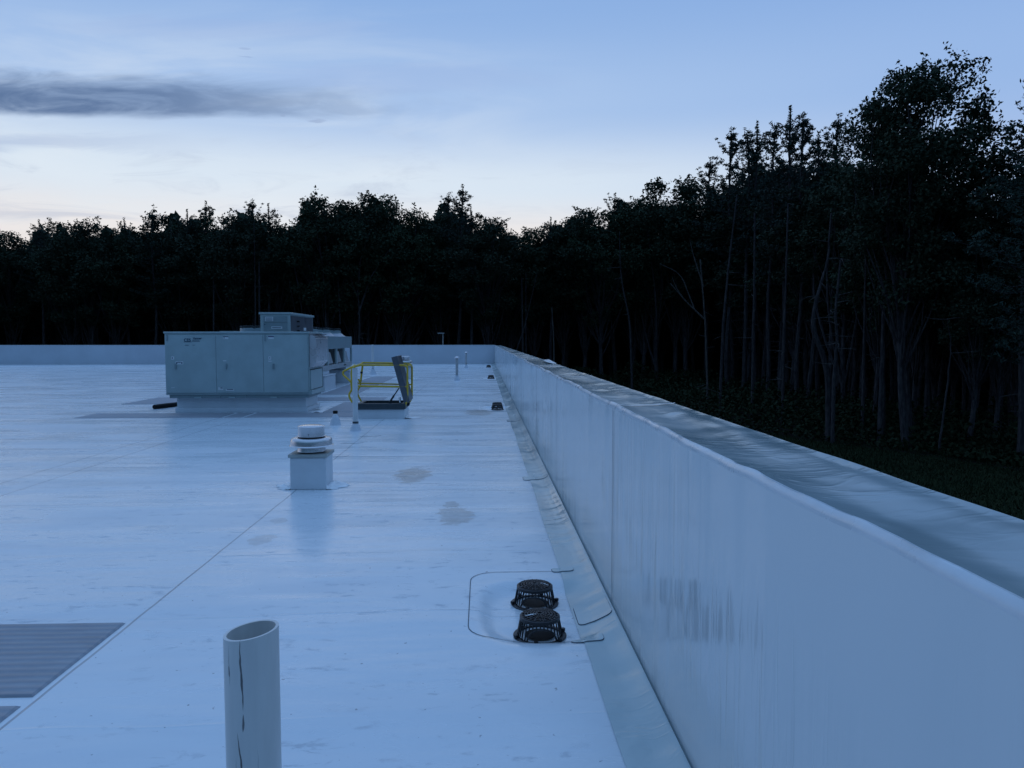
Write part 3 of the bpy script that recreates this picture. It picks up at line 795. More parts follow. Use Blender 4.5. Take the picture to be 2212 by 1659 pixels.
exhaust((cf.x-.005, cf.y+.185, 0), 1.0, 'near silver mushroom exhaust fan on its square white curb')
exhaust((-3.16, 30.2, 0), 1.37, 'distant exhaust fan seen past the open hatch lid')

# ------------------------------------------------------------------ vent pipes
def lathe_part(prof, name, m_, parent, n=32, smooth=True):
    b = MB(); b.lathe(prof, n); return b.build(name, m_, parent, smooth=smooth)
BOOT = [(.135, .0), (.10, .008), (.088, .03), (.080, .07), (.066, .105), (.052, .13), (.047, .15), (.046, .165)]
def plain_pipe(loc_, r, h, label, boot=1.0, clamp=True, m_='pvc', cap=False, grp=None):
    t = thing('vent_pipe', label, 'vent pipe', loc_, grp)
    lathe_part([(a*boot if i < len(BOOT)-3 else max(a*boot, r+.003), z*boot) for i, (a, z) in enumerate(BOOT)], 'boot', M['boot'], t)
    bt = BOOT[-1][1]*boot
    if clamp: lathe_part([(r+.001, bt-.03), (r+.007, bt-.03), (r+.007, bt+.004), (r+.001, bt+.004)], 'clamp', M['hatch'], t)
    lathe_part([(r, .01), (r, h), (r-.006, h), (r-.006, h-.12), (0, h-.12)], 'pipe', M[m_], t)
    if cap:
        lathe_part([(r*.9, h-.05), (r*1.75, h-.03), (r*1.8, h-.01), (r*1.2, h+.035), (0, h+.05)], 'rain_cap', M['alu'], t)
    return t
p = floor(767, 932)
plain_pipe((p.x, p.y+.06, 0), .045, 1.10, 'white vent pipe standing in front of the yellow hatch railing')
p = floor(987, 823)
plain_pipe((p.x, p.y+.1, 0), .052, .90, 'capped grey vent pipe nearer the right wall, the taller of the two', 1.3, False, 'galv_dull', True, 'capped grey vent pipes')
p = floor(1007, 796)
plain_pipe((p.x, p.y+.1, 0), .052, .88, 'farthest capped grey vent pipe, close to the far parapet', 1.3, False, 'galv_dull', True, 'capped grey vent pipes')
p = floor(805, 810)
plain_pipe((p.x, p.y+.1, 0), .05, 1.36, 'tall thin white vent pipe behind the hatch, rising past the far parapet', 1.7, True)
# squat stub with a black cap
p = floor(723, 919)
t = thing('capped_pipe_stub', 'short pipe stub in a white boot with a black rubber cap', 'pipe stub', (p.x, p.y+.08, 0))
lathe_part([(.105, 0), (.095, .03), (.085, .09), (.065, .14), (.045, .18), (.04, .185)], 'boot', M['boot'], t)
lathe_part([(.038, .17), (.038, .215)], 'pipe', M['silver'], t)
lathe_part([(.0, .27), (.040, .268), (.044, .255), (.044, .215), (.038, .212)], 'rubber_cap', M['black_rubber_and_shade'], t)

# foreground pvc pipe, cut on the slant, splitting and streaked
def streaked_pvc():
    m = bpy.data.materials.new('streaked_white_pvc'); m.use_nodes = True
    q = NT(m.node_tree); b = q.n['Principled BSDF']
    o = q.new('ShaderNodeTexCoord').outputs['Object']
    x, y, z = q.sep(o)
    col = q.mix(q.ss(q.noise(q.scl(o, 14, 14, 2), 1, 5, .6), .3, .7), (.58, .575, .56), (.68, .67, .65))
    wob = q.m('MULTIPLY', q.m('SUBTRACT', q.noise(q.scl(o, 0, 0, 9), 1, 3, .6), .5), .012)
    def streak(x0, slope, z0, z1, wd, amt, c=(.035, .03, .035)):
        nonlocal col
        t = q.m('ADD', q.m('ADD', x, wob), q.m('ADD', -x0, q.m('MULTIPLY', q.m('SUBTRACT', z, z1), slope)))
        zc = (z0+z1)/2; hz = (z1-z0)/2
        tap = q.m('SUBTRACT', 1.0, q.m('POWER', q.m('ABSOLUTE', q.m('DIVIDE', q.m('SUBTRACT', z, zc), hz)), 3), clamp=True)
        wn = q.m('MULTIPLY', q.m('MULTIPLY', tap, wd), q.ss(q.noise(q.scl(o, 0, 0, 30), 1, 2), .2, .8, .5, 1.3))
        msk = q.m('MULTIPLY', q.ss(q.m('DIVIDE', q.m('ABSOLUTE', t), q.m('MAXIMUM', wn, .00001)), 1.1, .6), q.m('GREATER_THAN', tap, .02))
        msk = q.m('MULTIPLY', msk, q.m('LESS_THAN', y, 0.0))
        col = q.mix(q.m('MULTIPLY', msk, amt), col, c)
    streak(-.006, .02, .82, .975, .0026, .85)
    streak(-.003, -.02, .775, .815, .0026, .80)
    streak(-.016, .09, .55, .775, .0026, .88, (.05, .035, .035))
    streak(-.032, .0, .87, .96, .0016, .40, (.12, .13, .13))
    streak(-.033, .0, .89, .915, .0022, .75)
    streak(-.022, .03, .60, .72, .0014, .40, (.10, .12, .12))
    streak(.024, .0, .52, .74, .0014, .30, (.14, .16, .18))
    q.put(b.inputs['Base Color'], col); b.inputs['Roughness'].default_value = .42
    return m
pc = at(543, 1361, 1.585)
t = thing('vent_pipe', 'thick white plastic pipe cut on the slant, its streaked side in the foreground', 'vent pipe', (pc.x, 1.585, 0))
b = MB(); n = 64; ro, ri = .0572, .0505; ht = pc.z
tilt = math.tan(R(7.5))
def rim(r, j): a = 2*PI*j/n; return (r*math.cos(a), r*math.sin(a), ht+r*math.cos(a)*tilt)
vs = [(ro*math.cos(2*PI*j/n), ro*math.sin(2*PI*j/n), .01) for j in range(n)]+[rim(ro, j) for j in range(n)]+[rim(ri, j) for j in range(n)]+[(ri*math.cos(2*PI*j/n), ri*math.sin(2*PI*j/n), .02) for j in range(n)]
fs = [(k_*n+j, k_*n+(j+1) % n, (k_+1)*n+(j+1) % n, (k_+1)*n+j) for k_ in range(3) for j in range(n)]
fs.append(tuple(3*n+j for j in reversed(range(n))))
b.add(vs, fs); b.build('pipe', streaked_pvc(), t, smooth=True)
lathe_part([(a*1.15+.012, z*1.2) for a, z in BOOT], 'boot', M['boot'], t)

# ------------------------------------------------------------------ roof drains
def strainer_parts(t):
    b = MB(); b.lathe([(.121, .0), (.146, .0), (.148, .006), (.140, .010), (.121, .010), (.120, .006), (.121, .0)], 48)
    for a in range(0, 360, 60):
        aa = R(a+15); b.lathe([(.0, .026), (.012, .024), (.013, .010)], 10, (.140*math.cos(aa), .140*math.sin(aa), 0))
    b.build('clamp_ring', M['black_iron'], t, smooth=True)
    b = MB(); NB = 34
    for i in range(NB):
        a = 2*PI*i/NB
        f = (a-(-PI/2)+PI) % (2*PI)-PI
        arch = .060*math.sqrt(max(0, 1-(f/.66)**2)) if abs(f) < .66 else 0
        f2 = (a-(PI/2)+PI) % (2*PI)-PI
        if abs(f2) < .66: arch = .060*math.sqrt(max(0, 1-(f2/.66)**2))
        z0 = .012+arch
        r0 = .124-.018*(z0-.012)/.093
        b.bar((r0*math.cos(a), r0*math.sin(a), z0), (.106*math.cos(a), .106*math.sin(a), .106), 0.0068, .009)
    for (r_, z_) in ((.107, .104), (.1155, .058)):
        if z_ < .07:
            continue
        b.lathe([(r_+.005, z_-.006), (r_+.004, z_+.010), (r_-.006, z_+.014), (r_-.008, z_-.006), (r_+.005, z_-.006)], 48)
    for sgn in (-1, 1):
        pts = []
        for j in range(13):
            f = -.70+1.40*j/12; z_ = .014+.062*math.sqrt(max(0, 1-(f/.70)**2)); a = sgn*PI/2+f
            r0 = .125-.018*(z_-.012)/.093; pts.append((r0*math.cos(a), r0*math.sin(a), z_))
        b.tube(pts, .0055, 6)
    b.build('cage', M['black_iron'], t)
    b = MB()
    for r_ in (.020, .036, .052, .068, .084, .099):
        z_ = .117+.010*(1-(r_/.1)**2)
        b.lathe([(r_-.0030, z_-.005), (r_+.0030, z_-.005), (r_+.0026, z_+.003), (r_-.0026, z_+.003), (r_-.0030, z_-.005)], 48)
    for i in range(6):
        a = PI*i/6+.1
        for s_ in (-1, 1):
            b.bar((s_*.012*math.cos(a), s_*.012*math.sin(a), .126), (s_*.102*math.cos(a), s_*.102*math.sin(a), .115), .0055, .009)
    for r0_, r1_, nn in ((.052, .068, 10), (.068, .084, 18), (.084, .099, 22)):
        for i in range(nn):
            a = 2*PI*i/nn+.06; b.bar((r0_*math.cos(a), r0_*math.sin(a), .121), (r1_*math.cos(a), r1_*math.sin(a), .119), .004, .007)
    b.build('top_grate', M['black_iron'], t)
    b = MB(); b.lathe([(.084, .0065), (.075, .006), (0, .0055)], 32); b.build('drain_hole_shade', M['black_rubber_and_shade'], t)  # flat black disc, its colour stands for the darkness inside the drain
dl = ['black iron drain strainer nearest the camera, the front one of the near pair',
      'black iron drain strainer, the rear one of the near pair beside the wall',
      'black drain strainer in the second sump along the wall, the nearer of its pair', 'black drain strainer in the second sump along the wall, half hidden behind its twin',
      'small black drain strainer in the third sump along the wall, nearer of its pair', 'small black drain strainer in the third sump, behind its twin',
      'tiny black drain strainer in the farthest sump by the corner, nearer of its pair', 'tiny black drain strainer in the farthest sump, hidden behind its twin']
proto = None
for i, (x_, y_) in enumerate(drains):
    if i == 0:
        q_ = floor(1166, 1369, -.03); x_, y_ = q_.x, q_.y
        proto = thing('roof_drain_strainer', dl[0], 'roof drain', (x_, y_, -.040), 'black drain strainers along the wall'); strainer_parts(proto); c = proto
    else:
        if i == 1: q_ = floor(1155, 1300, -.03); x_, y_ = q_.x, q_.y
        c = copy_tree(proto); c.location = (x_, y_, -.040); c['label'] = dl[i]
    c.rotation_euler = (0, 0, [.04, -.12, .3, .2, .5, .1, .4, .6][i])
    if i > 1: c.location.z = -.01
# leaves lying on the nearest strainers
for i, (dx_, dy_, a_) in enumerate(((-.045, -.02, .35),)):
    b = MB(); b.add([(-.05, 0, 0), (0, -.006, .002), (.05, 0, 0), (0, .006, .003)], [(0, 1, 2, 3)])
    o = b.build('straw_stem', M['lace'], loc=(proto.location.x+dx_, proto.location.y+dy_, .0865)); o.rotation_euler = (0, 0, a_)
    tag(o, 'pale thin stem lying on top of the nearest drain strainer', 'stem')
b = MB(); b.add([(-.045, 0, 0), (0, -.006, .002), (.045, 0, 0), (0, .006, .003)], [(0, 1, 2, 3)])
q_ = floor(1155, 1300, -.03)
o = b.build('straw_stem', M['lace'], loc=(q_.x+.055, q_.y+.0, .0835)); o.rotation_euler = (0, 0, -.75)
tag(o, 'pale thin stem lying on the rear strainer of the near pair', 'stem')

# ------------------------------------------------------------------ roof hatch and railing
hf = floor(774, 905); hr = floor(874, 905)
HX0, HX1, HY0 = hf.x, hr.x, hf.y; HY1 = HY0+.78; HT = .20
HZ = .31
H = thing('roof_hatch', 'open roof hatch with dark metal lid on a white curb', 'roof hatch', ((HX0+HX1)/2, (HY0+HY1)/2, 0))
hc = H.location.copy()
def lh(b): b.v = [(x-hc.x, y-hc.y, z) for x, y, z in b.v]; return b
b = MB(); th = .05
for (a0, a1, c0, c1) in ((HX0, HX1, HY0, HY0+th), (HX0, HX1, HY1-th, HY1), (HX0, HX0+th, HY0+th, HY1-th), (HX1-th, HX1, HY0+th, HY1-th)): b.box(a0, a1, c0, c1, 0, HT)
lh(b).build('curb', M['curb'], H)
b = MB()
e = .02
for (a0, a1, c0, c1) in ((HX0-e, HX1+e, HY0-e, HY0+.06), (HX0-e, HX1+e, HY1-.06, HY1+e), (HX0-e, HX0+.06, HY0+.06, HY1-.06), (HX1-.06, HX1+e, HY0+.06, HY1-.06)): b.box(a0, a1, c0, c1, HT+.001, HZ)
b.box(HX0-.05, HX1+.0, HY0-.035, HY0-.021, HT-.01, HT+.05)
lh(b).build('frame', M['hatch'], H, bevel=.004)
b = MB(); b.box(HX0+.05, HX1-.05, HY0+.05, HY1-.05, .001, .01); lh(b).build('shaft_shade', M['black_rubber_and_shade'], H)  # black sheet on the deck, painted shade for the depth of the opening
# lid leaning back over the opening, hinged on the right
bl = Vector((HX1-.01, 0, HZ+.01)); tl = at((1320+1155*.1929+8)/1.8228, (1380+150*.1929)/1.8228, HY0+.35)
ang = math.atan2(tl.x-bl.x+.0, tl.z-bl.z); Ll = math.hypot(tl.x-bl.x, tl.z-bl.z)+.02
rot = Matrix.Rotation(ang, 3, 'Y')
b = MB(); b.box(-.005, .115, HY0+.0, HY1+.0, 0, Ll); 
b.v = [tuple(rot @ Vector((x, 0, z)) + Vector((bl.x, y, bl.z))) for x, y, z in b.v]
lid = lh(b).build('lid', M['hatch_lid'], H, bevel=.008)
b = MB(); b.box(-.012, -.006, HY0+.06, HY1-.06, .06, Ll-.06)
b.v = [tuple(rot @ Vector((x, 0, z)) + Vector((bl.x, y, bl.z))) for x, y, z in b.v]
lh(b); b.build('lid_liner', M['hatch'], lid)
def cp(cx, cy, Y): return at((1320+cx*.1929)/1.8228, (1380+cy*.1929)/1.8228, Y)
b = MB(); b.tube([cp(1105, 1070, HY0+.1), cp(1200, 920, HY0+.1)], .020, 10); b.tube([cp(1200, 920, HY0+.1), cp(1305, 765, HY0+.1)], .013, 10)
lh(b).build('gas_spring', M['unit_dark'], H)
b = MB(); b.tube([cp(1320, 1065, HY0+.1), cp(1320, 955, HY0+.1)], .021, 12); lh(b).build('latch_post', M['silver'], H)
for i, (x_, y_) in enumerate(((HX1+.10, HY0+.10),)):
    s2 = MB(); g = 12
    for j in range(g):
        for i2 in range(g):
            fx, fy = i2/(g-1), j/(g-1)-.5
            s2.v.append((fx*.36*(1-fy*fy*2), fy*.5, max(.004, .03*(1-fx)*(1+nz(i2*.8, j*.8, 3)))))
    for j in range(g-1):
        for i2 in range(g-1): s2.f.append((j*g+i2, j*g+i2+1, (j+1)*g+i2+1, (j+1)*g+i2)); s2.mi.append(0)
    o = s2.build('corner_flashing', M['lace'], H, smooth=True); o.location = (HX1-hc.x, HY0-hc.y+.22, 0)

YF, YR = HY0+.02, HY0+.82
RL = thing('safety_railing', 'yellow tubular safety railing standing around the roof hatch', 'railing', (hc.x, hc.y, 0))
def rail(name, pts, r=.0205, rnd=.09):
    b = MB(); b.tube(round_path(pts, rnd), r, 10); return lh(b).build(name, M['yellow'], RL, smooth=True)
rail('top_rail', [cp(345, 400, YF), cp(395, 330, YF), cp(520, 298, YF), cp(1475, 300, YF), cp(1475, 1000, YF), cp(1415, 1150, YF)])
rail('top_rail', [cp(520, 640, YR), cp(560, 300, YR), cp(540, 250, YR), cp(1000, 256, YR), cp(1568, 272, YR), cp(1566, 980, YR), cp(1475, 1110, YR)])
rail('mid_rail', [cp(465, 727, YF), cp(1475, 740, YF)])
rail('mid_rail', [cp(440, 668, YR), cp(1566, 696, YR)], .016)
rail('end_loop', [cp(400, 300, YR-.2), cp(330, 345, YF+.2), cp(160, 430, YF+.1), cp(160, 490, YF+.1), cp(325, 645, YF), cp(330, 700, YF), cp(345, 790, YF), cp(278, 900, YF), cp(300, 980, YF), cp(350, 1060, YF)])
rail('post', [cp(345, 360, YF), cp(325, 470, YF), cp(335, 560, YF), cp(328, 720, YF)], .017)
rail('post', [cp(470, 580, YR), cp(515, 665, YR), cp(510, 730, YR), cp(450, 830, YR), cp(460, 900, YR), cp(540, 1055, YR)], .018)
rail('gate_bar', [cp(360, 360, YF), cp(440, 310, YF+.3), cp(560, 262, YR)], .021, .05)
rail('cross_rail', [cp(1478, 302, YF), cp(1540, 300, YR-.1), cp(1568, 330, YR)], .018)
b = MB(); b.tube([cp(535, 470, YR), cp(540, 430, YR)], .026, 10); lh(b).build('clamp', M['black_rubber_and_shade'], RL)
b = MB(); b.tube([cp(1475, 1105, YF+.3), cp(1500, 1085, YF+.4)], .03, 10); lh(b).build('foot_clamp', M['black_rubber_and_shade'], RL)

# ------------------------------------------------------------------ ground
G = -5.0
b = MB(); S = 900
b.add([(-S, -S, G), (S, -S, G), (S, S, G), (-S, S, G)], [(0, 1, 2, 3)])
tag(b.build('ground', M['ground']), kind='structure')
def fedge(y): return (27-.53*(y-37) if y > 37 and y < 66 else (27 if y <= 37 else 11.6))+.9*nz(y*.3, 3)
b = MB(); nn = 60; vs = []; fs = []
for i in range(nn):
    y = 15+i*1.6; e = fedge(y)
    vs += [(e, y, G+.006), (e+60, y, G+.006)]
for i in range(nn-1): fs.append((2*i, 2*i+1, 2*i+3, 2*i+2))
b.add(vs, fs); b.add([(-70, 84, G+.010), (90, 84, G+.010), (90, 150, G+.010), (-70, 150, G+.010)], [(0, 1, 2, 3)])
tag(b.build('forest_floor', M['soil']), kind='structure')

# ------------------------------------------------------------------ foliage
rng = np.random.default_rng(5)
def quads(P, size, flat=0.0, aspect=.6, rg=rng):
    """one small leaf-shaped face at every point"""
    n = len(P)
    a = rg.normal(size=(n, 3)); a /= np.linalg.norm(a, axis=1)[:, None]
    c = rg.normal(size=(n, 3))
    if flat: a[:, 2] *= (1-flat); a /= np.linalg.norm(a, axis=1)[:, None]
    c -= (c*a).sum(1)[:, None]*a; c /= np.linalg.norm(c, axis=1)[:, None]
    s = (size*(.55+.9*rg.random(n)))[:, None]
    V = np.stack([P-a*s, P-c*s*aspect+a*s*.1, P+a*s, P+c*s*aspect+a*s*.1], 1).reshape(-1, 3)
    return V
def quad_mesh(name, V, m_):
    n = len(V)//4
    me = bpy.data.meshes.new(name)
    me.vertices.add(len(V)); me.vertices.foreach_set('co', V.astype(np.float32).ravel())
    me.loops.add(4*n); me.loops.foreach_set('vertex_index', np.arange(4*n, dtype=np.int32))
    me.polygons.add(n); me.polygons.foreach_set('loop_start', np.arange(0, 4*n, 4, dtype=np.int32))
    me.polygons.foreach_set('loop_total', np.full(n, 4, dtype=np.int32))
    me.materials.append(m_); me.update(calc_edges=True); return me
def limb(b, p0, p1, r0, r1, bend=.1, n=6, sides=6, rg=random):
    p0 = Vector(p0); p1 = Vector(p1); L_ = (p1-p0).length
    o1 = Vector((rg.uniform(-1, 1), rg.uniform(-1, 1), rg.uniform(-.3, .6)))*L_*bend
    pts = []; rs = []
    for i in range(n+1):
        t = i/n; pts.append(p0.lerp(p1, t)+o1*math.sin(PI*t)); rs.append(r0+(r1-r0)*t)
    b.tube(pts, rs, sides, False); return pts

def deciduous(seed, h=22, cr=4.6, base=.42, lobes=46, leaves=380, leaf=.135, forked=False, lean=0, airy=1.0):
    rg = random.Random(seed); ng = np.random.default_rng(seed)
    b = MB(); top = Vector((lean, 0, h*.80))
    tr = limb(b, (0, 0, -.2), (lean*.6+rg.uniform(-.3, .3), rg.uniform(-.3, .3), h*.58), .26, .13, .03, 9, 8, rg)
    if forked:
        for dx_, dy_, zz, r_ in ((-2.3, .4, .80, .14), (2.6, -.3, .82, .13), (.6, .8, .88, .12), (3.2, .5, .60, .09)):
            limb(b, tr[3 if zz < .7 else 2], (dx_, dy_, h*zz), r_, .04, .12, 9, 6, rg)
    cents = []
    cz = h*(base+1)/2; rz = h*(1-base)/2
    t = 0
    while len(cents) < lobes and t < 4000:
        t += 1
        p = Vector((rg.gauss(0, 1), rg.gauss(0, 1), rg.gauss(0, 1))).normalized()*(rg.random()**.33)
        wz = 1-.35*max(0, -p.z)-.12*max(0, p.z)
        q_ = Vector((p.x*cr*wz+lean, p.y*cr*wz, cz+p.z*rz))
        if all((q_-c_).length > 1.05*airy for c_, _ in cents):
            cents.append((q_, rg.uniform(.65, 1.35)))
    Ps = []
    for c_, r_ in cents:
        s_ = tr[min(len(tr)-1, int(len(tr)*min(.98, max(.35, (c_.z/h)*1.05-.15))))]
        limb(b, s_, c_, .07, .02, .10, 4, 4, rg)
        n_ = int(leaves*r_)
        v = ng.normal(size=(n_, 3)); v /= np.linalg.norm(v, axis=1)[:, None]
        rad = r_*(.35+.65*ng.random(n_)**.5)*(1+.35*np.sin(v[:, 0]*5+seed)*np.cos(v[:, 1]*6+c_.x))
        P = v*rad[:, None]*np.array([1.15, 1.15, .8])+np.array(c_)
        Ps.append(P)
        # twigs poking out
        for _ in range(2):
            dvec = ng.normal(size=3); dvec[2] = abs(dvec[2])*.8+.3; dvec /= np.linalg.norm(dvec)
            tt = ng.random((14, 1)); Ps.append(np.array(c_)+dvec*(r_*(.8+.75*tt))+ng.normal(size=(14, 3))*.10)
    P = np.concatenate(Ps)
    return b, quads(P, leaf, .2, .55, ng), M['leaf']

def pine(seed, h=25, base=.50, spread=3.1, tuft=15, double=False, dead=True):
    rg = random.Random(seed); ng = np.random.default_rng(seed)
    b = MB(); Ps = []
    lean = rg.uniform(-.5, .5)
    N = 14; tr = [Vector((lean*(i/N)**1.4+.12*math.sin(i*.9+seed), .15*math.sin(i*.7+seed*2), -.2+(h+.1)*i/N)) for i in range(N+1)]
    b.tube(tr, [.24*(1-.80*i/N)+.015 for i in range(N+1)], 8, False)
    def trunk(z):
        t = max(0, min(.999, z/h))*N; i = int(t); return tr[i].lerp(tr[i+1], t-i)
    z = h*base
    def cluster(p, r_, n_):
        v = ng.normal(size=(n_, 3)); v[:, 2] = np.abs(v[:, 2])*.9-.2
        Ps.append(v*r_+np.array(p))
    while z < h-.4:
        f = (z-h*base)/(h*(1-base))
        prof = (.50+.6*min(1, f*3))*(1-f)**.8*spread+.12
        nb_ = rg.randint(3, 5) if f < .7 else rg.randint(2, 4)
        a0 = rg.random()*6.28
        for j in range(nb_):
            if rg.random() < .14: continue
            a = a0+j*2*PI/nb_+rg.uniform(-.35, .35); Lb = prof*rg.choice((.5, .75, .95, 1.1, 1.45))
            p0 = trunk(z); rise = .05+.75*f*f+rg.uniform(-.10, .22)
            pe = p0+Vector((math.cos(a)*Lb, math.sin(a)*Lb, Lb*rise))
            mid = p0.lerp(pe, .5)-Vector((0, 0, Lb*.10))
            b.tube([p0, mid, pe], [.035, .024, .010], 4, False)
            m_ = max(3, int(Lb*2.6))
            for i in range(m_):
                t = .28+.72*(i+1)/m_
                q_ = (p0.lerp(mid, t*2) if t < .5 else mid.lerp(pe, t*2-1))
                side = Vector((-math.sin(a), math.cos(a), 0))*rg.uniform(-1, 1)*.42*Lb*(1-abs(t-.6))*.8
                q_ = q_+side+Vector((0, 0, rg.uniform(.0, .12)))
                cluster(q_, .125, tuft)
            cluster(pe+Vector((0, 0, .15)), .13, tuft)
        z += rg.uniform(.42, .66) if f < .6 else rg.uniform(.55, .85)
    for k_ in range(9): cluster(Vector((tr[-1].x, tr[-1].y, h-1.4+.24*k_)), .085, 9)
    b.tube([trunk(h-.5), Vector((tr[-1].x, tr[-1].y, h+.5))], [.04, .012], 5, False)
    for k_ in range(9):
        a = rg.random()*6.28; q_ = trunk(h-rg.uniform(1.0, 3.2)); o2 = rg.uniform(.10, .24); up_ = rg.uniform(.14, .26)
        for t in range(7): cluster(q_+Vector((math.cos(a)*(o2*t+.1), math.sin(a)*(o2*t+.1), up_*t*(.35+.13*t))), .085, 9)
        b.tube([q_, q_+Vector((math.cos(a)*(o2*3+.1), math.sin(a)*(o2*3+.1), up_*3*.7)), q_+Vector((math.cos(a)*(o2*6+.1), math.sin(a)*(o2*6+.1), up_*6*1.1))], [.03, .02, .01], 4, False)
    if dead:
        for _ in range(18):
            zz = h*rg.uniform(.14, base+.02); a = rg.random()*6.28; Lb = rg.uniform(.5, 2.2)
            p0 = trunk(zz)
            p1 = p0+Vector((math.cos(a)*Lb, math.sin(a)*Lb, rg.uniform(-.45, .25)))
            limb(b, p0, p1, .026, .008, .12, 4, 4, rg)
    P = np.concatenate(Ps)
    return b, quads(P, .15, .0, .30, ng), M['needle']

def make_tree(name, gen, label, cat, group):
    b, V, lm = gen
    t = thing(name, label, cat, (0, 0, 0), group)
    b.build('trunk', M['bark'], t, smooth=True)
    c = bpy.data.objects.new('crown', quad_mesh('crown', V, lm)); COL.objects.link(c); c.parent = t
    return t
GP = 'trees of the dark wood beyond the roof'
protos = {
 'd1': (make_tree('broadleaf_tree', deciduous(11), 'x', 'tree', GP), 22, 'broadleaf'),
 'd2': (make_tree('broadleaf_tree', deciduous(23, 22, 3.9, .36, 50, 360, .135), 'x', 'tree', GP), 22, 'broadleaf'),
 'd3': (make_tree('broadleaf_tree', deciduous(37, 22, 5.2, .40, 60, 340, .135, False, .4), 'x', 'tree', GP), 22, 'broadleaf'),
 'd4': (make_tree('broadleaf_tree', deciduous(58, 22, 3.4, .50, 30, 330, .13, True), 'x', 'tree', GP), 22, 'forked'),
 'big': (make_tree('broadleaf_tree', deciduous(71, 22, 4.2, .36, 92, 520, .115, False, .3, 1.0), 'x', 'tree', GP), 22, 'broadleaf'),
 'p1': (make_tree('pine_tree', pine(3), 'x', 'pine tree', GP), 25, 'pine'),
 'p2': (make_tree('pine_tree', pine(8, 25, .56, 2.6), 'x', 'pine tree', GP), 25, 'pine'),
 'p3': (make_tree('pine_tree', pine(15, 25, .46, 3.7, 17), 'x', 'pine tree', GP), 25, 'pine'),
 'p4': (make_tree('pine_tree', pine(29, 25, .58, 2.6), 'x', 'pine tree', GP), 25, 'pine'),
 'w1': (make_tree('pine_tree', pine(41, 25, .30, 5.2, 20), 'x', 'pine tree', GP), 25, 'pine'),
}
used = set()
def tree(kind, u, v, Y, label, sx=1.0, rz=None, g=G):
    pr, hh, _ = protos[kind]
    p = at(u, v, Y)
    t = pr if kind not in used else copy_tree(pr)
    used.add(kind)
    s = (p.z-g)/hh
    t.location = (p.x, Y, g); t.scale = (s*sx, s*sx, s); t.rotation_euler = (0, 0, random.random()*6.28 if rz is None else rz)
    t['label'] = label; t['group'] = GP
    return t

def Yline(u, xr=27.0):
    if u < 1150: return 90.0
    return max(34.0, min(92.0, xr*1597/(u-1043)))
SKY = [(-60, 520, 'd2'), (15, 500, 'd1'), (88, 480, 'p2'), (150, 470, 'd2'), (195, 476, 'd1'), (240, 487, 'd3'), (272, 476, 'p2'), (330, 462, 'p1'), (368, 455, 'd3'), (402, 458, 'p2'),
 (436, 441, 'p3'), (480, 456, 'd2'), (512, 462, 'd1'), (543, 437, 'p1'), (578, 446, 'p2'), (605, 478, 'd2'), (655, 440, 'd4'), (700, 418, 'd3'), (735, 436, 'd1'), (768, 430, 'd2'), (797, 424, 'd4'), (828, 424, 'd1'),
 (858, 436, 'd2'), (885, 462, 'd3'), (940, 452, 'd2'), (966, 424, 'p1'), (990, 405, 'p3'), (1020, 452, 'p2'), (1052, 470, 'd1'), (1078, 492, 'd2'), (1108, 502, 'd3'), (1150, 494, 'd1'), (1192, 474, 'p2'), (1212, 466, 'd2'),
 (1262, 452, 'd1'), (1305, 452, 'd3'), (1330, 424, 'p4'), (1365, 422, 'd2'), (1390, 446, 'd1'), (1425, 396, 'd4'), (1462, 372, 'd2'), (1490, 395, 'd1')]
words = ['far behind the far parapet', 'rising over the far parapet', 'in the distant row of wood', 'closing the view beyond the roof']
def place_word(u):
    if u < 60: return 'at the far left edge'
    if u < 350: return 'left of the big cabinet'
    if u < 560: return 'above the big cabinet doors'
    if u < 680: return 'above the small control cabinet'
    if u < 900: return 'above the yellow railing'
    if u < 1050: return 'over the capped vent pipes'
    if u < 1200: return 'above the roof corner'
    if u < 1400: return 'just right of the roof corner'
    if u < 1600: return 'beyond the middle parapet'
    if u < 1850: return 'in the tall stand at right'
    return 'at the right edge'
RANK = {}
def lab_tree(kind, u, v, row):
    nm = {'broadleaf': 'dark broadleaf tree', 'forked': 'open crowned broadleaf tree', 'pine': 'spiky topped pine'}[protos[kind][2]]
    return f"{nm} {place_word(u)}"
cnt = {}
ordn = ['leftmost', 'second', 'third', 'fourth', 'fifth', 'sixth', 'seventh', 'eighth', 'ninth', 'tenth', 'eleventh', 'twelfth']
front = []
for (u, v, kd) in SKY:
    Y = Yline(u)+random.uniform(-2.5, 2.5); front.append((kd, u, v+4, Y, 1.0+.12*random.random()))
for (u, v, kd, sx) in ((1532, 352, 'p4', 1), (1582, 292, 'p1', 1.05), (1618, 300, 'p4', 1.0), (1640, 276, 'p2', 1), (1668, 285, 'p1', .9), (1702, 246, 'p2', 1.1), (1738, 262, 'p1', 1), (1765, 300, 'p4', 1.1), (1808, 262, 'p4', .9), (1842, 292, 'd4', .9),
                       (1905, 330, 'd2', .9), (1990, 400, 'd1', .9), (2110, 430, 'd2', .9), (2165, 450, 'd1', .9)):
    front.append((kd, u, v, Yline(u, 28)+random.uniform(-2, 3), sx))
front.append(('big', 1985, 128, 43.5, .92))
front.append(('w1', 2262, 165, 34.0, 1.0))
front.sort(key=lambda t_: t_[1])
for (kd, u, v, Y, sx) in front:
    key = lab_tree(kd, u, v, 0); cnt.setdefault(key, []).append((kd, u, v, Y, sx))
for key, lst in cnt.items():
    for i, (kd, u, v, Y, sx) in enumerate(lst):
        if kd == 'big': lb = 'huge round crowned tree towering highest at the upper right'
        elif kd == 'w1': lb = 'near pine with layered boughs cut off by the right edge of the picture'
        elif len(lst) == 1: lb = key
        else: lb = f"{key}, {ordn[i]} from the left"
        tree(kd, u, v, Y, lb, sx, rz=(.6 if kd == 'big' else None))

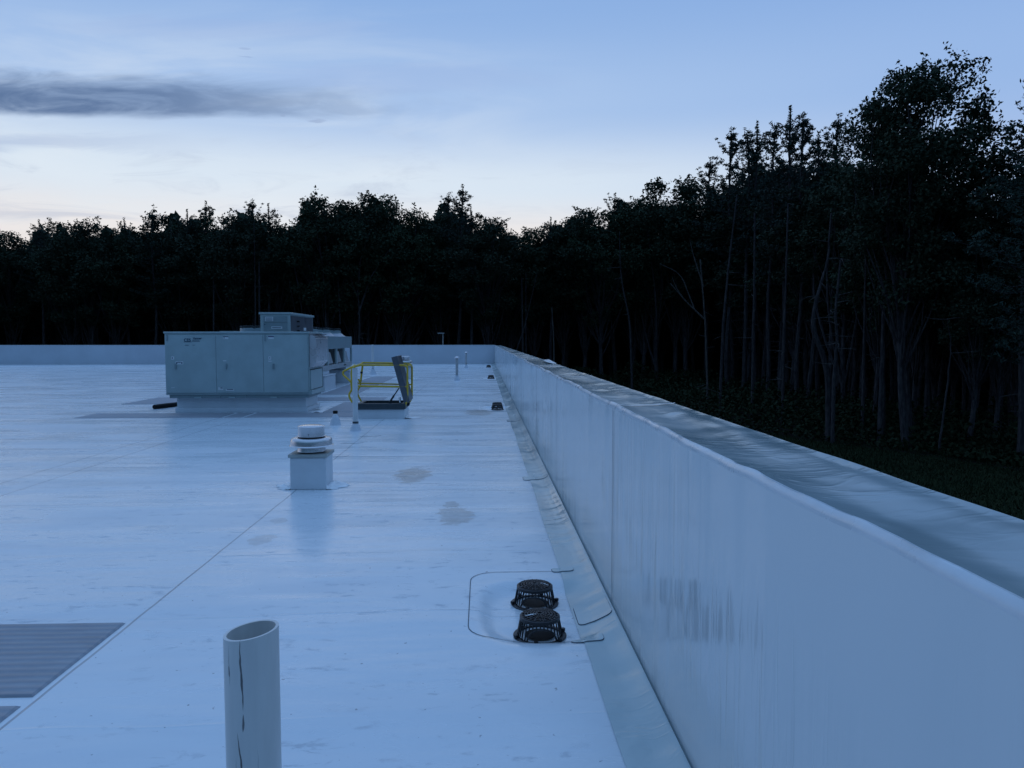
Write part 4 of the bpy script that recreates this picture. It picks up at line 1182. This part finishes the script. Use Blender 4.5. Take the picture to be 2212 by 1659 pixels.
# rows of trees filling in behind: lower than the skyline in front of them
su = [s_[1] for s_ in front]; sv = [s_[2] for s_ in front]
def skyv(u):
    pts = sorted(zip(su, sv)); return np.interp(u, [p[0] for p in pts], [p[1] for p in pts])
rb = random.Random(99)
fill = []
for row, dY, du in ((1, 5, 46), (2, 10, 52), (3, 17, 60)):
    u = -120
    while u < 2300:
        uu = u+rb.uniform(-12, 12); vmax = max(skyv(uu-25), skyv(uu), skyv(uu+25))
        fill.append((rb.choice(['d1', 'd2', 'd3', 'd2'] if uu < 1500 else ['p1', 'p2', 'd2', 'p3', 'd1']), uu, vmax+(rb.uniform(12, 34)+row*5 if uu < 1400 else rb.uniform(60, 120)+row*10), Yline(uu, 28.5)+dY*(1 if uu < 1500 else .8)+rb.uniform(-1.5, 1.5)))
        u += du*(1.0 if u < 1500 else .85)
for (kd, u, v, Y) in fill:
    nm = 'pine' if protos[kd][2] == 'pine' else 'broadleaf tree'
    t = tree(kd, u, v, Y, f'{nm} deeper in the dark wood, hidden mostly by the trees before it', rb.uniform(1.05, 1.35))
    t['group'] = f'{nm}s deeper in the wood ' + place_word(u)
    t['label'] = f'{nm} deeper in the dark wood {place_word(u)}'

# the depth of the wood behind the single trees, one mass
def mass(name, n, fu, size, m_, label, cat):
    P = fu(n); me = quad_mesh(name, quads(P, size, 0, .7), m_)
    o = bpy.data.objects.new(name, me); COL.objects.link(o); return tag(o, label, cat, None, 'stuff')
def fm(n):
    out = []
    us = rng.uniform(-250, 2500, n); fr2 = rng.random(n)
    for u, f in zip(us, fr2):
        Y = Yline(u, 30)+(20 if u < 1400 else 15)+rng.uniform(0, 10)
        vt = skyv(u)+(34 if u < 1400 else 105)+22*math.sin(u*.045)+14*math.sin(u*.13)
        p = at(u, vt, Y); z = G+(p.z-G)*f**.9
        out.append((p.x, Y, z))
    return np.array(out)
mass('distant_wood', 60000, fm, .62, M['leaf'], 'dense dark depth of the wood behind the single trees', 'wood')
def fl(n):
    out = []
    for u in rng.uniform(-300, 2500, n):
        Y = Yline(u, 30)+(24 if u < 1400 else 18)+rng.uniform(0, 8); x = at(u, 700, Y).x
        out.append((x, Y, G+11*rng.random()))
    return np.array(out)
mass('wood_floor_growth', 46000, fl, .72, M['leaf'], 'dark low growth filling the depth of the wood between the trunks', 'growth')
def fb(n):
    out = []
    for i in range(n):
        if rng.random() < .6:
            y = rng.uniform(26, 92); e = fedge(y)+.4; x = e+rng.random()*(33-e)
            dpt = min(1, (x-e)/5); hgt = (.25+1.2*dpt+1.3*dpt*max(0, nz(x*.35, y*.35, 2)+.3))*(1+.3*rng.random())
        else:
            x = rng.uniform(-60, 27); y = 85+rng.uniform(-1, 8); hgt = 3.0+2*nz(x*.3, 4)
        out.append((x, y, G+hgt*rng.random()**.8))
    return np.array(out)
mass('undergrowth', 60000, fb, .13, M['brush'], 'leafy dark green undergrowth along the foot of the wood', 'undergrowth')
def grass_pts(n):
    y = rng.uniform(20, 62, n); x = rng.uniform(10, 27.5, n); m_ = np.array([xx < fedge(yy)+.5 for xx, yy in zip(x, y)]); x, y = x[m_], y[m_]; n = len(x); return np.stack([x, y, np.full(n, G)], 1)
P = grass_pts(45000); n = len(P); hgt = .05+.14*rng.random(n); az = rng.random(n)*6.28; wv = .02+.02*rng.random(n)
A_ = np.stack([np.cos(az)*wv, np.sin(az)*wv, np.zeros(n)], 1); T = np.stack([rng.normal(size=n)*.05, rng.normal(size=n)*.05, hgt], 1)
V = np.stack([P-A_, P+A_, P+A_*.2+T, P-A_*.2+T], 1).reshape(-1, 3)
o = bpy.data.objects.new('grass', quad_mesh('grass', V, M['brush'])); COL.objects.link(o); tag(o, 'short dark grass between the building and the wood', 'grass', None, 'stuff')

# single trunks and dead trees that show pale against the wood at the right
def px_tree(name, pts, r0, r1, Y, label, m_='bark', branches=(), cat='dead tree', nbr=0, seed=1, group='bare trunks standing at the edge of the wood'):
    P = [at(u, v, Y) for u, v in pts]; base = P[0].copy(); base.z = G
    t = thing(name, label, cat, base, group)
    b = MB(); path = [base-base-Vector((0, 0, .2))]+[p-base for p in P]
    # smooth the line a little
    sm = round_path(path, 2.2, 4); L_ = len(sm); sm = [p_+Vector((.05*nz(i_*.7, seed), .05*nz(i_*.7, seed, 9), 0)) for i_, p_ in enumerate(sm)]
    r1 *= .45 if m_ == 'bark' else 1; b.tube(sm, [r0*.85+(r1-r0*.85)*i/(L_-1) for i in range(L_)], 8, True); b.build('trunk', M[m_], t, smooth=True)
    rg = random.Random(seed)
    for (path2, ra, rb2) in branches:
        bb = MB(); q = [at(u, v, Y)-base for u, v in path2]; q = round_path(q, 1.0, 3); bb.tube(q, [ra+(rb2-ra)*i/(len(q)-1) for i in range(len(q))], 6, False)
        bb.build('bare_limb', M['dead'] if m_ == 'dead' else M['bark'], t, smooth=True)
    for _ in range(nbr):
        i = rg.randint(int(L_*.25), L_-1); a = rg.random()*6.28; Lb = rg.uniform(.5, 1.9)
        bb = MB(); limb(bb, sm[i], sm[i]+Vector((math.cos(a)*Lb, math.sin(a)*Lb*.6, rg.uniform(-.4, .3))), .03, .008, .18, 4, 4, rg)
        bb.build('bare_branch', M['dead'], t)
    return t
px_tree('bare_trunk', [(1555, 880), (1562, 700), (1575, 560), (1592, 420)], .22, .12, 64, 'slightly leaning pale trunk beside the forked dead tree', nbr=5, seed=2, cat='tree trunk')
px_tree('bare_trunk', [(1624, 905), (1628, 700), (1630, 460)], .25, .15, 60, 'straight pale trunk right of the leaning one', nbr=8, seed=3, cat='tree trunk')
px_tree('bare_trunk', [(1690, 930), (1693, 760), (1702, 440)], .22, .14, 57, 'rough straight trunk with short broken branches on both sides', nbr=18, seed=4, cat='tree trunk')
px_tree('bare_trunk', [(1790, 930), (1788, 790), (1752, 705), (1765, 640), (1790, 560), (1795, 460)], .30, .13, 47, 'crooked trunk with a deep S bend, right of the tall pines', nbr=10, seed=5, cat='tree trunk')
px_tree('dead_snag', [(1802, 800), (1809, 740), (1804, 670), (1816, 560)], .15, .16, 46, 'broken topped dead snag beside the crooked trunk', 'bark', nbr=22, seed=6)
px_tree('bare_trunk', [(1866, 800), (1868, 640), (1872, 470)], .16, .10, 48, 'slim straight trunk just right of the broken snag', nbr=5, seed=7, cat='tree trunk')
px_tree('bare_trunk', [(1905, 860), (1908, 700), (1915, 520)], .30, .2, 46, 'thick dim trunk left of the pale curved one', nbr=4, seed=8, cat='tree trunk')
px_tree('bare_trunk', [(1968, 968), (1958, 800), (1943, 640), (1938, 520), (1945, 420)], .27, .16, 45, 'pale curved trunk whose foot reaches down to the grass', nbr=4, seed=9, cat='tree trunk', branches=(([(1945, 655), (1980, 620), (2010, 610)], .05, .02),))
px_tree('bare_trunk', [(2005, 800), (2000, 660), (2008, 480)], .24, .14, 47, 'dim straight trunk right of the pale curved one', nbr=3, seed=10, cat='tree trunk')
px_tree('bare_trunk', [(2030, 950), (2048, 820), (2055, 740), (2045, 690)], .09, .04, 41, 'thin bent sapling stem above the grass at right', nbr=4, seed=11, cat='tree trunk')
px_tree('dead_snag', [(1197, 800), (1196, 730), (1192, 664)], .16, .05, 84, 'pale broken snag standing alone beyond the right parapet', 'dead', nbr=1, seed=12)
px_tree('dead_snag', [(1137, 800), (1136, 700), (1136, 590)], .14, .06, 86, 'twin stemmed thin dead trunk beyond the roof corner', 'bark', branches=(([(1130, 790), (1127, 600)], .12, .05), ([(1105, 790), (1135, 700), (1160, 590)], .08, .03)), nbr=2, seed=13)
px_tree('dead_snag', [(1528, 850), (1524, 700), (1512, 560)], .14, .06, 66, 'dead tree with forked pale limbs reaching left', 'dead', branches=(([(1522, 690), (1480, 650), (1448, 612)], .09, .03), ([(1480, 650), (1462, 625), (1452, 600)], .05, .02), ([(1500, 668), (1470, 590), (1425, 570)], .05, .02), ([(1520, 620), (1500, 560), (1490, 520)], .06, .02)), nbr=9, seed=14)
px_tree('forked_trunk', [(775, 760), (778, 690), (772, 620)], .22, .14, 86, 'forked bare trunk spreading in a V behind the yellow railing', 'bark', branches=(([(774, 680), (800, 600), (840, 540)], .13, .04), ([(772, 640), (778, 560), (800, 500)], .12, .04), ([(772, 640), (745, 570), (735, 520)], .09, .03)), nbr=2, seed=15, cat='tree trunk')
px_tree('forked_trunk', [(200, 760), (201, 690), (206, 600)], .18, .07, 87, 'small forked bare trunk left of the big cabinet', 'bark', branches=(([(200, 690), (175, 620), (158, 580)], .10, .03),), nbr=1, seed=16, cat='tree trunk')
px_tree('forked_trunk', [(705, 700), (700, 600), (690, 520)], .15, .08, 86, 'thin leaning trunk behind the control cabinet', 'bark', branches=(([(735, 700), (730, 600)], .10, .05),), nbr=2, seed=17, cat='tree trunk')
px_tree('bare_trunk', [(462, 760), (462, 600), (460, 520)], .15, .09, 86, 'thin pale trunk above the middle door of the cabinet', nbr=2, seed=18, cat='tree trunk')
px_tree('bare_trunk', [(553, 760), (551, 600), (549, 480)], .17, .09, 86, 'straight trunk just left of the control cabinet top', nbr=3, seed=19, cat='tree trunk', branches=(([(561, 760), (560, 560)], .13, .08),))
px_tree('bare_trunk', [(1365, 830), (1362, 700), (1340, 600), (1338, 500)], .18, .07, 78, 'wandering trunk with a kink beyond the right parapet', nbr=4, seed=20, cat='tree trunk')
px_tree('bare_trunk', [(2208, 900), (2205, 760), (2210, 600)], .25, .2, 38, 'dim trunk at the very right edge of the picture', nbr=2, seed=21, cat='tree trunk')

# lamp pole beyond the far wall
t = thing('lamp_pole', 'slim lamp pole with a flat head beyond the far parapet', 'lamp pole', (at(957, 740, 70).x, 70, G))
hz = at(957, 721, 70).z-G
b = MB(); b.tube([(0, 0, 0), (0, 0, hz)], [.08, .06], 8); b.build('pole', M['galv_dull'], t)
b = MB(); b.box(-.50, .12, -.15, .15, hz, hz+.09); b.build('lamp_head', M['galv_dull'], t, bevel=.01)
